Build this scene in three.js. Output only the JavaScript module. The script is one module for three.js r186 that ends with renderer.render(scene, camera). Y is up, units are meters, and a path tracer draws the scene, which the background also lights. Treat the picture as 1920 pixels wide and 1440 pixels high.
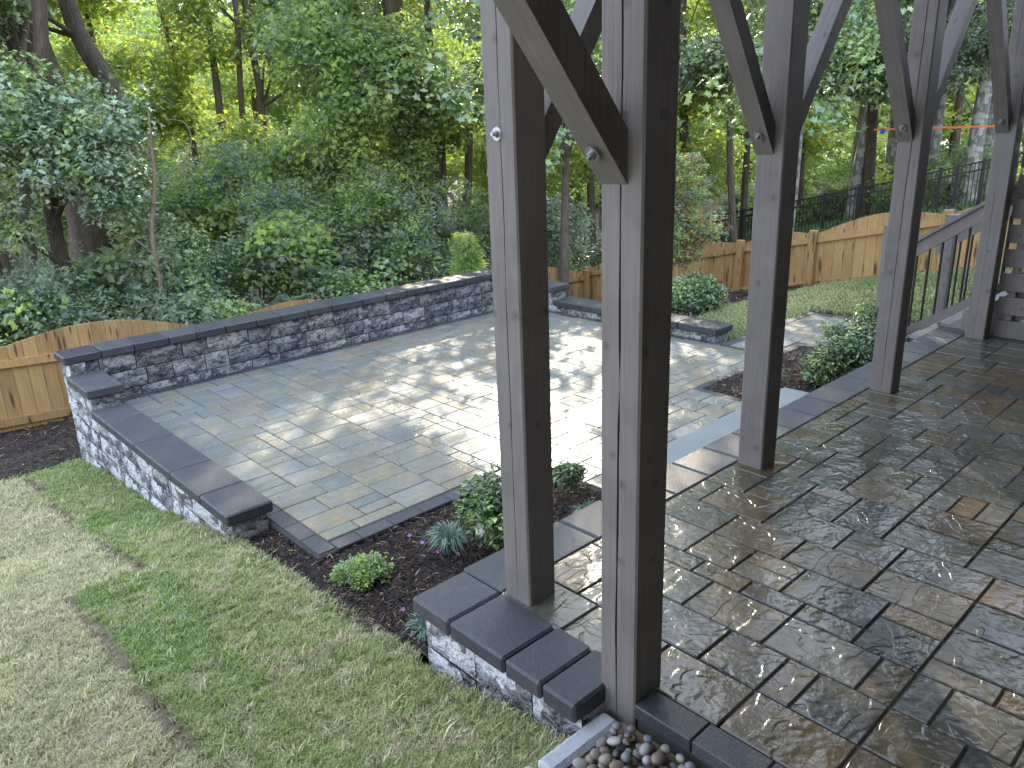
import * as THREE from 'three';
import { mergeGeometries } from 'three/addons/utils/BufferGeometryUtils.js';

// ------------------------------------------------------------------ camera, sky, sun, exposure
const scene = new THREE.Scene();
const camera = new THREE.PerspectiveCamera(53.1, 4 / 3, 0.05, 900);
{
  const yaw = 0.83208, pit = 0.318243, rol = -0.0377164;   // heading of the patio's long side, tilt down, roll
  const cp = Math.cos(pit), sp = Math.sin(pit), cr = Math.cos(rol), sr = Math.sin(rol);
  const toCam = (r, d, f) => { const y = cp * d - sp * f, z = sp * d + cp * f; return [cr * r - sr * y, sr * r + cr * y, z]; };
  const X = toCam(Math.sin(yaw), 0, Math.cos(yaw)), U = toCam(0, -1, 0), Z = toCam(Math.cos(yaw), 0, -Math.sin(yaw));
  const m = new THREE.Matrix4().makeBasis(new THREE.Vector3(X[0], U[0], Z[0]), new THREE.Vector3(-X[1], -U[1], -Z[1]), new THREE.Vector3(-X[2], -U[2], -Z[2]));
  camera.quaternion.setFromRotationMatrix(m);
  camera.position.set(0, 1.7, 0);
}
const renderer = new THREE.WebGLRenderer({ antialias: true });
renderer.toneMapping = THREE.LinearToneMapping;
renderer.toneMappingExposure = 3.7;
renderer.shadowMap.enabled = true;

const sunEl = 27.3 * Math.PI / 180, sunDir = new THREE.Vector3(0.7005 * Math.cos(sunEl), Math.sin(sunEl), -0.7136 * Math.cos(sunEl));
const sun = new THREE.DirectionalLight(new THREE.Color().setRGB(1, 0.87, 0.66), 3.1);
sun.position.copy(sunDir).multiplyScalar(60); sun.target.position.set(4, 0, -4);
sun.position.add(sun.target.position);
sun.castShadow = true; sun.shadow.radius = 1.6; sun.shadow.mapSize.set(4096, 4096);
Object.assign(sun.shadow.camera, { left: -30, right: 30, top: 30, bottom: -30, near: 1, far: 140 });
scene.add(sun, sun.target);

{ // clear evening sky: blue overhead, pale towards the horizon, a broad glow round the sun
  const W = 512, Hh = 256, data = new Float32Array(W * Hh * 4);
  for (let j = 0; j < Hh; j++) for (let i = 0; i < W; i++) {
    const el = ((j + 0.5) / Hh - 0.5) * Math.PI, az = ((i + 0.5) / W - 0.5) * 2 * Math.PI;
    const d = new THREE.Vector3(Math.cos(el) * Math.cos(az), Math.sin(el), Math.cos(el) * Math.sin(az));
    const h = Math.pow(1 - Math.max(0, d.y), 3), c = Math.max(0, d.dot(sunDir)), glow = 0.45 * Math.pow(c, 8) + 0.9 * Math.pow(c, 60);
    const k = (j * W + i) * 4;
    data[k] = 0.58 + 0.48 * h + glow; data[k + 1] = 0.72 + 0.42 * h + glow * 0.93; data[k + 2] = 1.0 + 0.22 * h + glow * 0.8; data[k + 3] = 1;
    if (d.y < 0) { data[k] = 0.4; data[k + 1] = 0.42; data[k + 2] = 0.4; }
  }
  const sky = new THREE.DataTexture(data, W, Hh, THREE.RGBAFormat, THREE.FloatType);
  sky.mapping = THREE.EquirectangularReflectionMapping; sky.magFilter = sky.minFilter = THREE.LinearFilter; sky.needsUpdate = true;
  scene.background = sky; scene.environment = sky;
}

// ------------------------------------------------------------------ helpers
function rngOf(seed) { let a = seed >>> 0; return () => { a = (a + 0x6D2B79F5) | 0; let t = Math.imul(a ^ (a >>> 15), 1 | a); t = (t + Math.imul(t ^ (t >>> 7), 61 | t)) ^ t; return ((t ^ (t >>> 14)) >>> 0) / 4294967296; }; }
const R0 = rngOf(20240917);
const rr = (a, b, r = R0) => a + (b - a) * r();
const clamp = (x, a = 0, b = 1) => Math.min(b, Math.max(a, x));
const smooth = (a, b, x) => { const t = clamp((x - a) / (b - a)); return t * t * (3 - 2 * t); };
const mix = (a, b, t) => a + (b - a) * t;
const mix3 = (a, b, t) => [mix(a[0], b[0], t), mix(a[1], b[1], t), mix(a[2], b[2], t)];
function interp(x, t) { if (x <= t[0][0]) return t[0][1]; for (let i = 1; i < t.length; i++) if (x <= t[i][0]) return mix(t[i - 1][1], t[i][1], (x - t[i - 1][0]) / (t[i][0] - t[i - 1][0])); return t[t.length - 1][1]; }
const hash2 = (i, j, s) => { let h = Math.imul(i, 374761393) ^ Math.imul(j, 668265263) ^ Math.imul(s, 1274126177); h = Math.imul(h ^ (h >>> 13), 1274126177); return ((h ^ (h >>> 16)) >>> 0) / 4294967296; };
function vnoise(x, y, px, py, s) {   // value noise, periodic in px, py cells
  const i = Math.floor(x), j = Math.floor(y), fx = x - i, fy = y - j, u = fx * fx * (3 - 2 * fx), v = fy * fy * (3 - 2 * fy);
  const m = (a, b) => ((a % b) + b) % b, i0 = m(i, px), i1 = m(i + 1, px), j0 = m(j, py), j1 = m(j + 1, py);
  return mix(mix(hash2(i0, j0, s), hash2(i1, j0, s), u), mix(hash2(i0, j1, s), hash2(i1, j1, s), u), v);
}
function fbm(u, v, px, py, oct, s) { let a = 0.5, t = 0, n = 0; for (let o = 0; o < oct; o++) { t += a * vnoise(u * px, v * py, px, py, s + o); n += a; a *= 0.5; px *= 2; py *= 2; } return t / n; }
const wnoise = (x, z, s) => fbm(x / 64 + 0.5, z / 64 + 0.5, 64, 64, 3, s);        // world noise, 1 m cells
const toByte = (c) => { c = clamp(c); return 255 * (c <= 0.0031308 ? 12.92 * c : 1.055 * Math.pow(c, 1 / 2.4) - 0.055); };
function tex(w, h, fn, srgb = true) {
  const d = new Uint8Array(w * h * 4);
  for (let j = 0; j < h; j++) for (let i = 0; i < w; i++) { const c = fn((i + 0.5) / w, (j + 0.5) / h), k = (j * w + i) * 4; for (let q = 0; q < 3; q++) d[k + q] = srgb ? toByte(c[q]) : 255 * clamp(c[q]); d[k + 3] = 255; }
  const t = new THREE.DataTexture(d, w, h, THREE.RGBAFormat); t.wrapS = t.wrapT = THREE.RepeatWrapping; t.magFilter = THREE.LinearFilter; t.minFilter = THREE.LinearMipmapLinearFilter; t.generateMipmaps = true;
  if (srgb) t.colorSpace = THREE.SRGBColorSpace; t.needsUpdate = true; return t;
}
const scaled = (t, sx, sy = sx) => { const c = t.clone(); c.repeat.set(sx, sy); c.needsUpdate = true; return c; };
const rgb = (r, g, b) => new THREE.Color().setRGB(r, g, b);
const std = (o) => new THREE.MeshStandardMaterial(o);
const taken = new Map();
function numbered(n) { const k = taken.get(n) || 0; taken.set(n, k + 1); return k ? `${n}_${String(k).padStart(3, '0')}` : n; }
function shadow(o) { o.castShadow = true; o.receiveShadow = true; return o; }
function thing(name, label, category, pos = [0, 0, 0], group) {
  const g = new THREE.Group(); g.name = numbered(name); g.position.set(...pos); g.userData = { label, category }; if (group) g.userData.group = group; scene.add(g); return g;
}
function struct(name, mesh) { mesh.name = numbered(name); mesh.userData.kind = 'structure'; scene.add(mesh); return mesh; }
function part(name, geo, m, parent, pos, rot) {
  const o = shadow(new THREE.Mesh(geo, m)); o.name = name; if (pos) o.position.set(...pos); if (rot) o.rotation.set(...rot); parent.add(o); return o;
}
function fromQuads(quads, uvs) {   // quads: [a,b,c,d] points, counter-clockwise seen from outside; flat normals
  const p = [], u = [];
  quads.forEach((q, k) => { const t = q.length === 4 ? [0, 1, 2, 0, 2, 3] : [0, 1, 2]; for (const i of t) { p.push(...q[i]); u.push(...uvs[k][i]); } });
  const g = new THREE.BufferGeometry(); g.setAttribute('position', new THREE.Float32BufferAttribute(p, 3)); g.setAttribute('uv', new THREE.Float32BufferAttribute(u, 2)); g.computeVertexNormals(); return g;
}
function planarUV(q, off) {      // uv in metres by the face's main direction
  const a = new THREE.Vector3(...q[0]), n = new THREE.Vector3(...q[1]).sub(a).cross(new THREE.Vector3(...q[2]).sub(a)), x = Math.abs(n.x), y = Math.abs(n.y), z = Math.abs(n.z);
  return q.map((p) => y >= x && y >= z ? [p[0] + off[0], -p[2] + off[1]] : x >= z ? [p[2] + off[0], p[1] + off[1]] : [p[0] + off[0], p[1] + off[1]]);
}
function cbox(w, h, d, b = 0.006, off = [0, 0], bottom = true) {   // box with chamfered edges, centred, 44 triangles
  const X = w / 2, Y = h / 2, Z = d / 2, x = X - b, y = Y - b, z = Z - b, q = [];
  const face = (a) => q.push(a);
  face([[-x, Y, z], [x, Y, z], [x, Y, -z], [-x, Y, -z]]); if (bottom) face([[-x, -Y, -z], [x, -Y, -z], [x, -Y, z], [-x, -Y, z]]);
  face([[-x, -y, Z], [x, -y, Z], [x, y, Z], [-x, y, Z]]); face([[x, -y, -Z], [-x, -y, -Z], [-x, y, -Z], [x, y, -Z]]);
  face([[X, -y, z], [X, -y, -z], [X, y, -z], [X, y, z]]); face([[-X, -y, -z], [-X, -y, z], [-X, y, z], [-X, y, -z]]);
  for (const sy of bottom ? [1, -1] : [1]) {
    const e = (a) => face(sy > 0 ? a : a.map((p) => [p[0], -p[1], p[2]]).reverse());
    e([[-x, y, Z], [x, y, Z], [x, Y, z], [-x, Y, z]]); e([[x, y, -Z], [-x, y, -Z], [-x, Y, -z], [x, Y, -z]]);
    e([[X, y, z], [X, y, -z], [x, Y, -z], [x, Y, z]]); e([[-X, y, -z], [-X, y, z], [-x, Y, z], [-x, Y, -z]]);
    e([[x, y, Z], [X, y, z], [x, Y, z]]); e([[X, y, -z], [x, y, -Z], [x, Y, -z]]); e([[-x, y, -Z], [-X, y, -z], [-x, Y, -z]]); e([[-X, y, z], [-x, y, Z], [-x, Y, z]]);
  }
  face([[x, -y, Z], [X, -y, z], [X, y, z], [x, y, Z]]); face([[X, -y, -z], [x, -y, -Z], [x, y, -Z], [X, y, -z]]);
  face([[-x, -y, -Z], [-X, -y, -z], [-X, y, -z], [-x, y, -Z]]); face([[-X, -y, z], [-x, -y, Z], [-x, y, Z], [-X, y, z]]);
  return fromQuads(q, q.map((k) => planarUV(k, off)));
}
function prism(poly, axis, a, b, off = [0, 0]) {   // polygon (x,y) counter-clockwise, extruded along z from a to b; axis 'x' puts the polygon's first number on z
  const P = (p, t) => axis === 'z' ? [p[0], p[1], t] : [t, p[1], p[0]], q = [], n = poly.length;
  const front = poly.map((p) => P(p, b)), back = poly.map((p) => P(p, a));
  for (let i = 1; i < n - 1; i++) { q.push([front[0], front[i], front[i + 1]]); q.push([back[0], back[i + 1], back[i]]); }
  for (let i = 0; i < n; i++) { const j = (i + 1) % n; q.push([back[i], back[j], front[j], front[i]]); }
  if (axis !== 'z') q.forEach((k) => k.reverse());
  return fromQuads(q, q.map((k) => planarUV(k, off)));
}
function tube(pts, radii, sides = 9, wob = 0, seed = 1) {
  const curve = new THREE.CatmullRomCurve3(pts.map((p) => new THREE.Vector3(...p))), n = Math.max(4, pts.length * 4), pos = [], uv = [], idx = [], r = rngOf(seed), ph = r() * 9;
  const L = curve.getLength();
  let nrm = new THREE.Vector3(1, 0, 0);
  for (let i = 0; i <= n; i++) {
    const t = i / n, c = curve.getPoint(t), T = curve.getTangent(t), k = t * (radii.length - 1), a = Math.min(radii.length - 2, Math.floor(k)), rad = radii.length > 1 ? mix(radii[a], radii[a + 1], k - a) : radii[0];
    nrm.sub(T.clone().multiplyScalar(nrm.dot(T))).normalize(); const bi = T.clone().cross(nrm);
    for (let j = 0; j <= sides; j++) {
      const an = j / sides * Math.PI * 2, q = rad * (1 + wob * Math.sin(3 * an + ph + t * 4) + wob * 0.7 * Math.sin(5 * an - ph * 2 + t * 9));
      const v = c.clone().addScaledVector(nrm, Math.cos(an) * q).addScaledVector(bi, Math.sin(an) * q); pos.push(v.x, v.y, v.z); uv.push(j / sides * 2 * Math.PI * Math.max(radii[0], 0.05), t * L);
    }
  }
  for (let i = 0; i < n; i++) for (let j = 0; j < sides; j++) { const a = i * (sides + 1) + j, b = a + sides + 1; idx.push(a, a + 1, b, a + 1, b + 1, b); }
  const g = new THREE.BufferGeometry(); g.setAttribute('position', new THREE.Float32BufferAttribute(pos, 3)); g.setAttribute('uv', new THREE.Float32BufferAttribute(uv, 2)); g.setIndex(idx); g.computeVertexNormals(); return g;
}
const flat = (g) => { const c = g.index ? g.toNonIndexed() : g; for (const k of Object.keys(c.attributes)) if (!['position', 'normal', 'uv'].includes(k)) c.deleteAttribute(k); return c; };
const merged = (a) => mergeGeometries(a.map(flat));

// ------------------------------------------------------------------ the lie of the land
const gL = [[-80, -4.5], [-25, -2.6], [-12, -1.45], [-9.25, -1.2], [-7.3, -0.975], [-6.67, -0.87], [-5.25, -0.73], [-3.97, -0.46], [-2.13, -0.3], [-1.39, -0.16], [-1, -0.1], [0, -0.02], [30, 0.2]];
const gM = [[-80, -4.5], [-25, -2.7], [-12, -1.65], [-9.3, -1.42], [-7.4, -1.02], [-6, -0.66], [-5, -0.52], [-4.1, -0.47], [-2.9, -0.47], [0, -0.4], [30, 0]];
const gR = [[-80, -4.5], [-25, -2.6], [-12, -1.75], [-9.4, -1.5], [-6.2, -0.8], [-5.1, -0.58], [-3.5, -0.22], [-2, 0.1], [0, 0.45], [10, 1.5], [40, 2.5]];
function landY(x, z) {
  const l = interp(z, gL), m = interp(z, gM), r = interp(z, gR);
  let y = x < 7.5 ? mix(l, m, smooth(1.4, 7.5, x)) : x < 10.5 ? mix(m, r, smooth(7.5, 10.5, x)) : r + 0.45 * smooth(10.5, 15.2, x) + 0.7 * smooth(16, 40, x);
  if (z < -12) y += (wnoise(x, z, 5) - 0.5) * 0.5 * smooth(-12, -16, z);
  if (x > 1.46 && x < 6.9 && z > -7.3 && z < -2.0) y = Math.min(y, -0.6);
  if (x > 1.46 && x < 8.2 && z >= -2.2) y = Math.min(y, -0.35);
  if (x >= 6.9 && x < 8.45 && z > -4.05 && z < -2) y = Math.min(y, -0.56);
  return y;
}
function sheet(x0, x1, z0, z1, step, up, keep, uvs = 1) {   // a piece of the land lifted by up
  const nx = Math.max(1, Math.round((x1 - x0) / step)), nz = Math.max(1, Math.round((z1 - z0) / step)), pos = [], uv = [], idx = [];
  for (let j = 0; j <= nz; j++) for (let i = 0; i <= nx; i++) { const x = mix(x0, x1, i / nx), z = mix(z0, z1, j / nz); pos.push(x, (typeof up === 'function' ? up(x, z) : landY(x, z) + up), z); uv.push(x * uvs, -z * uvs); }
  for (let j = 0; j < nz; j++) for (let i = 0; i < nx; i++) {
    if (keep && !keep(mix(x0, x1, (i + 0.5) / nx), mix(z0, z1, (j + 0.5) / nz))) continue;
    const a = j * (nx + 1) + i, b = a + nx + 1; idx.push(a, b, a + 1, a + 1, b, b + 1);
  }
  const g = new THREE.BufferGeometry(); g.setAttribute('position', new THREE.Float32BufferAttribute(pos, 3)); g.setAttribute('uv', new THREE.Float32BufferAttribute(uv, 2)); g.setIndex(idx); g.computeVertexNormals(); return g;
}

// ------------------------------------------------------------------ textures and materials
const soilT = tex(512, 512, (u, v) => { const a = fbm(u, v, 6, 6, 5, 3), b = fbm(u, v, 40, 40, 3, 9); return mix3([0.05, 0.036, 0.022], [0.14, 0.105, 0.06], a * 0.5 + b * 0.5); });
const barkT = tex(512, 512, (u, v) => { const a = fbm(u, v, 24, 4, 4, 11), b = fbm(u, v, 5, 5, 4, 12), c = Math.pow(a, 1.4); return mix3([0.06, 0.045, 0.033], [0.24, 0.19, 0.14], c * 0.8 + (b - 0.5) * 0.4); });
const barkH = tex(512, 512, (u, v) => { const a = fbm(u, v, 24, 4, 4, 11); return [a, a, a]; }, false);
const paleT = tex(512, 512, (u, v) => { const a = fbm(u, v, 10, 6, 5, 21), b = fbm(u, v, 30, 30, 3, 22), c = fbm(u, v, 3, 2, 3, 23); const k = smooth(0.42, 0.62, a); return mix3([0.16, 0.15, 0.125], [0.42, 0.41, 0.37], clamp(k * 0.8 + (b - 0.5) * 0.5 + (c - 0.5) * 0.6)); });

// riven paving: cleft layers with torn edges, tan and green-grey clouds
const relief = (u, v) => {
  const w = fbm(u, v, 5, 5, 3, 31), w2 = fbm(u, v, 6, 6, 3, 32);
  const a = fbm(u + 0.14 * w, v + 0.10 * w2, 4, 8, 4, 33), st = a * 6, lay = Math.floor(st) + smooth(0.40, 0.58, st - Math.floor(st));
  const b = fbm(u - 0.1 * w2, v + 0.12 * w, 7, 4, 3, 37), s2 = b * 5, lay2 = Math.floor(s2) + smooth(0.42, 0.56, s2 - Math.floor(s2));
  const fine = fbm(u, v, 80, 80, 3, 35), wave = fbm(u + 0.05 * w, v, 14, 20, 3, 36);
  return 0.55 * lay / 6 + 0.25 * lay2 / 5 + 0.05 * fine + 0.2 * wave;
};
const paveH = tex(1024, 1024, (u, v) => { const h = relief(u, v); return [h, h, h]; }, false);
const paveT = tex(1024, 1024, (u, v) => {
  const a = fbm(u, v, 5, 5, 4, 41), b = fbm(u, v, 9, 9, 4, 42), f = fbm(u, v, 90, 90, 3, 43);
  let c = mix3([0.158, 0.160, 0.152], [0.178, 0.170, 0.143], smooth(0.38, 0.62, a));
  c = mix3(c, [0.215, 0.180, 0.128], 0.7 * smooth(0.54, 0.74, b)); const k = 0.76 + 0.48 * f;
  return [c[0] * k, c[1] * k, c[2] * k];
});
const paveR = tex(512, 512, (u, v) => { const a = fbm(u, v, 8, 8, 4, 45), b = fbm(u, v, 60, 60, 2, 46), k = 0.55 + 0.5 * smooth(0.35, 0.65, a) * 0.7 + 0.25 * (b - 0.5); return [k, k, k]; }, false);
const uvK = 0.8;   // texture repeats every 1.25 m
const pave = (t, rough, bump) => std({ color: rgb(...t), map: scaled(paveT, uvK), bumpMap: scaled(paveH, uvK), bumpScale: bump, roughness: rough, roughnessMap: scaled(paveR, uvK) });
const paveMats = [[1.0, 1.02, 1.03], [1.12, 1.06, 0.94], [0.84, 0.89, 0.9], [0.92, 0.98, 0.93], [1.1, 0.99, 0.84], [1.14, 1.16, 1.16]];
const paveOpen = paveMats.map((t) => pave([0.1 + 0.9 * t[0], 0.09 + 0.9 * t[1], 0.08 + 0.86 * t[2]], 0.58, 0.012)), paveCovered = paveMats.map((t) => pave([t[0] * t[0] * 0.43, t[1] * t[1] * 0.395, t[2] * t[2] * 0.335], 0.27, 0.02));  // same pavers in two tones, the covered patio set darker and glossier
const charT = tex(512, 512, (u, v) => { const a = fbm(u, v, 4, 4, 4, 51), f = fbm(u, v, 120, 120, 2, 52), s = fbm(u, v, 14, 14, 3, 53); const k = 0.7 + 0.3 * a + 0.6 * (f - 0.5) + 0.25 * smooth(0.6, 0.8, s); return [0.050 * k, 0.0505 * k, 0.055 * k]; });
const charH = tex(512, 512, (u, v) => { const f = fbm(u, v, 130, 130, 2, 52) * 0.6 + fbm(u, v, 8, 8, 3, 55) * 0.4; return [f, f, f]; }, false);
const charM = std({ map: scaled(charT, 2), bumpMap: scaled(charH, 2), bumpScale: 0.0022, roughness: 0.56 });
const charM2 = std({ color: rgb(1.22, 1.2, 1.16), map: scaled(charT, 1.7), bumpMap: scaled(charH, 1.7), bumpScale: 0.0022, roughness: 0.6 });
const charM3 = std({ color: rgb(0.86, 0.88, 0.92), map: scaled(charT, 1.9), bumpMap: scaled(charH, 1.9), bumpScale: 0.0022, roughness: 0.5 });
const charMs = [charM, charM2, charM3];
const jointM = std({ color: rgb(0.05, 0.048, 0.046), roughness: 0.95, map: scaled(tex(256, 256, (u, v) => { const f = 0.5 + fbm(u, v, 60, 60, 2, 57); return [f, f, f]; }), 2) });
// split-face block: broken grey stone, black and white
const rockT = tex(1024, 1024, (u, v) => {
  const w = fbm(u, v, 9, 9, 4, 61), a = fbm(u + 0.16 * w, v + 0.10 * w, 14, 26, 5, 62), b = 1 - 1.6 * Math.abs(fbm(u - 0.12 * w, v + 0.1 * w, 26, 44, 4, 63) - 0.5), c = fbm(u, v, 5, 5, 3, 64);
  const k = clamp(smooth(0.40, 0.62, a * 0.65 + c * 0.35) * 0.6 + (b - 0.74) * 1.5); return mix3([0.045, 0.046, 0.050], [0.33, 0.33, 0.32], k);
});
const rockH = tex(1024, 1024, (u, v) => { const w = fbm(u, v, 8, 8, 3, 66), a = fbm(u + 0.1 * w, v + 0.1 * w, 34, 46, 5, 67), r = 1 - Math.abs(2 * a - 1); const h = 0.6 * a + 0.4 * r; return [h, h, h]; }, false);
const rockMs = [[1, 1, 1], [0.72, 0.73, 0.76], [1.2, 1.18, 1.14], [0.86, 0.85, 0.84]].map((t) => std({ color: rgb(...t), map: scaled(rockT, 1.1), bumpMap: scaled(rockH, 1.1), bumpScale: 0.026, roughness: 0.85 })), rockM = rockMs[0];
const skyBlotchT = tex(1024, 1024, (u, v) => {  // same stone with white blotches: part stain, part skylight put into the colour
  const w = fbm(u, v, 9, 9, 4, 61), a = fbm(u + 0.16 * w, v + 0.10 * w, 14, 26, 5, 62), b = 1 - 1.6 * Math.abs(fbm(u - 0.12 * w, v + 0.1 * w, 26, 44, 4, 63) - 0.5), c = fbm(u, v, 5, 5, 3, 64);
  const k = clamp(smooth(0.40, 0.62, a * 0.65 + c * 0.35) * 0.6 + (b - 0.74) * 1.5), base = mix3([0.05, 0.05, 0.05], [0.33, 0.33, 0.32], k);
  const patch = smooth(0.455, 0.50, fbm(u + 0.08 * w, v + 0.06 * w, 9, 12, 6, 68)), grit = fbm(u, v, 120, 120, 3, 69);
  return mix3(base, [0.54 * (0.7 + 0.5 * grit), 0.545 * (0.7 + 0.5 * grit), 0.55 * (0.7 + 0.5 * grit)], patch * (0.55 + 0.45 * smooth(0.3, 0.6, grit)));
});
const rockSkyPale = std({ map: scaled(skyBlotchT, 1.1), bumpMap: scaled(rockH, 1.1), bumpScale: 0.026, roughness: 0.9 });
// stained timber
const stainKnots = []; { const r = rngOf(79); for (let i = 0; i < 9; i++) stainKnots.push([r(), r(), 0.014 + 0.012 * r()]); }
const stainT = tex(512, 1024, (u, v) => { const g = fbm(u, v, 60, 3, 4, 71), h = fbm(u, v, 6, 2, 4, 72), f = fbm(u, v, 160, 12, 2, 73), k = 0.84 + 0.22 * (g - 0.5) + 0.22 * (h - 0.5) + 0.2 * (f - 0.5); let q = 0; for (const [ku, kv, sz] of stainKnots) { let x = u - ku, y = (v - kv) * 2.5; const d = (x * x + y * y) / (sz * sz); if (d < 9) q = Math.max(q, Math.exp(-d) * 0.5 + 0.22 * Math.exp(-Math.pow(Math.sqrt(d) - 1.5, 2) * 14)); } const m = k * (1 - q) * (0.94 + 0.12 * smooth(0.4, 0.6, fbm(u, v, 3, 7, 3, 74))); return [0.182 * m, 0.160 * m, 0.146 * m]; });
const stainH = tex(512, 1024, (u, v) => { const g = fbm(u, v, 60, 3, 4, 71) * 0.6 + fbm(u, v, 160, 8, 2, 73) * 0.4; return [g, g, g]; }, false);
const stainM = std({ map: scaled(stainT, 2, 0.8), bumpMap: scaled(stainH, 2, 0.8), bumpScale: 0.0018, roughness: 0.62 });
const crackM = std({ color: rgb(0.07, 0.055, 0.045), roughness: 0.95 });
const boltM = std({ color: rgb(0.42, 0.42, 0.43), roughness: 0.45, metalness: 0.9 });
// pine boards with knots
const knots = []; { const r = rngOf(77); for (let i = 0; i < 34; i++) knots.push([r(), r(), 0.006 + 0.012 * r(), 0.7 + r()]); }
const pineT = tex(1024, 1024, (u, v) => {
  let du = 0, dark = 0; for (const [ku, kv, s, e] of knots) { let x = u - ku, y = (v - kv) * 0.5; x -= Math.round(x); y -= Math.round(y * 2) / 2; const d2 = (x * x + y * y * 0.35) / (s * s), k = Math.exp(-d2 * 0.35); du += x * k * 1.4; dark = Math.max(dark, Math.exp(-Math.pow(d2, 1.5) * 1.2) * e); }
  const g = fbm(u - du, v, 42, 3, 4, 81), h = fbm(u - du, v, 9, 2, 3, 82), s = fbm(u, v, 3, 5, 3, 83), ring = 0.5 + 0.5 * Math.sin((g * 5 + h * 6) * 6.3);
  let c = mix3([0.31, 0.178, 0.062], [0.455, 0.29, 0.122], ring * 0.5 + g * 0.5); c = mix3(c, [0.30, 0.175, 0.06], 0.5 * smooth(0.55, 0.75, s)); return mix3(c, [0.10, 0.052, 0.026], clamp(dark));
});
const pineH = tex(512, 512, (u, v) => { const g = fbm(u, v, 50, 3, 4, 81); return [g, g, g]; }, false);
const pines = [[1, 1, 1], [0.9, 0.86, 0.8], [1.08, 1.06, 1.0], [0.82, 0.8, 0.76]].map((t) => std({ color: rgb(...t), map: scaled(pineT, 1, 0.5), bumpMap: scaled(pineH, 1, 0.5), bumpScale: 0.0015, roughness: 0.75 }));
const blackM = std({ color: rgb(0.012, 0.012, 0.013), roughness: 0.45 });

// ------------------------------------------------------------------ ground
const groundM = std({ map: scaled(soilT, 0.35), roughness: 1 });
const slopeM = std({ map: scaled(tex(256, 256, (u, v) => { const a = fbm(u, v, 8, 8, 5, 151); return mix3([0.05, 0.075, 0.03], [0.13, 0.14, 0.06], a); }), 0.4), roughness: 1 });
struct('hill', shadow(new THREE.Mesh(sheet(10.6, 34, -13, 3, 0.3, 0.02), slopeM)));
struct('ground', shadow(new THREE.Mesh(merged([sheet(-40, 60, -60, 30, 0.5, 0), sheet(-420, -40, -420, 420, 40, (x, z) => -2), sheet(60, 480, -420, 420, 40, (x, z) => 0), sheet(-40, 60, -420, -60, 20, (x, z) => -3.4), sheet(-40, 60, 30, 420, 20, (x, z) => 0)]), groundM)));

// sod: strips of differing green laid beside older straw-coloured turf, soil showing in the seams
const seamsZ = [-8.4, -7.4, -6.3, -5.5, -4.72, -4.04, -3.2, -2.52, -1.9, -1.2, -0.4];
function sod(x, z, fine = true) {
  const edge = (z < -4.04 ? 0.95 : 0.59) + 0.05 * (wnoise(x * 5, z * 5, 91) - 0.5), n1 = wnoise(x * 2.2, z * 2.2, 92), n2 = wnoise(x * 9, z * 9, 93), n3 = fine ? wnoise(x * 55, z * 55, 94) : 0.5;
  let k = 0; while (k < seamsZ.length - 1 && z > seamsZ[k]) k++;
  const dry = x < edge, tone = hash2(k, dry ? 1 : x > 1.05 + 0.3 * (hash2(k, 7, 3) - 0.5) ? 3 : 2, 17);
  let straw = dry ? 0.70 + 0.5 * (n1 - 0.5) + 0.25 * (tone - 0.5) : 0.10 + 0.5 * Math.max(0, n1 - 0.42) + 0.32 * (tone - 0.5) + 0.5 * smooth(0.58, 0.72, n2);
  straw = clamp(straw);
  let c = mix3([0.205, 0.275, 0.055], [0.49, 0.41, 0.25], straw); if (!dry) c = mix3(c, [0.145, 0.235, 0.06], 0.4 * (1 - tone));
  const dz = Math.min(...seamsZ.map((s) => Math.abs(z - s - 0.035 * (wnoise(x * 7, s * 9, 95) - 0.5)))), dx = Math.abs(x - edge);
  let bare = 0; if (!dry && wnoise(x * 3, z * 3, 96) > 0.44) bare = Math.max(bare, 1 - smooth(0.008, 0.022, dz)); bare = Math.max(bare, (1 - smooth(0.012, 0.05, dx)) * smooth(0.38, 0.5, wnoise(x * 4, z * 4, 97)));
  c = mix3(c, [0.12, 0.085, 0.055], 0.85 * bare); const f = 0.66 + 0.68 * n3; return [c[0] * f, c[1] * f, c[2] * f, bare, straw];
}
{ // near lawn: a coloured sheet under real blades
  const x0 = -5, x1 = 1.5, z0 = -7.6, z1 = 2.4;
  const T = tex(512, 768, (u, v) => { const c = sod(mix(x0, x1, u), mix(z0, z1, v)); return [c[0] * 0.8, c[1] * 0.8, c[2] * 0.8]; });
  T.wrapS = T.wrapT = THREE.ClampToEdgeWrapping;
  const inLawn = (x, z) => !(z > -2.2 && x > 1.42) && !(z > -1.34 && x > 0.45) && !(z < -7.45 + 0.12 * Math.sin(x * 2.3)) && !(x > 1.45);
  const g = sheet(x0, x1, z0, z1, 0.1, 0.012, inLawn), p = g.attributes.position, uv = g.attributes.uv;
  for (let i = 0; i < p.count; i++) uv.setXY(i, (p.getX(i) - x0) / (x1 - x0), (p.getZ(i) - z0) / (z1 - z0));
  struct('lawn', shadow(new THREE.Mesh(g, std({ map: T, roughness: 1 }))));
  window_lawn(inLawn);
}
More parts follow.
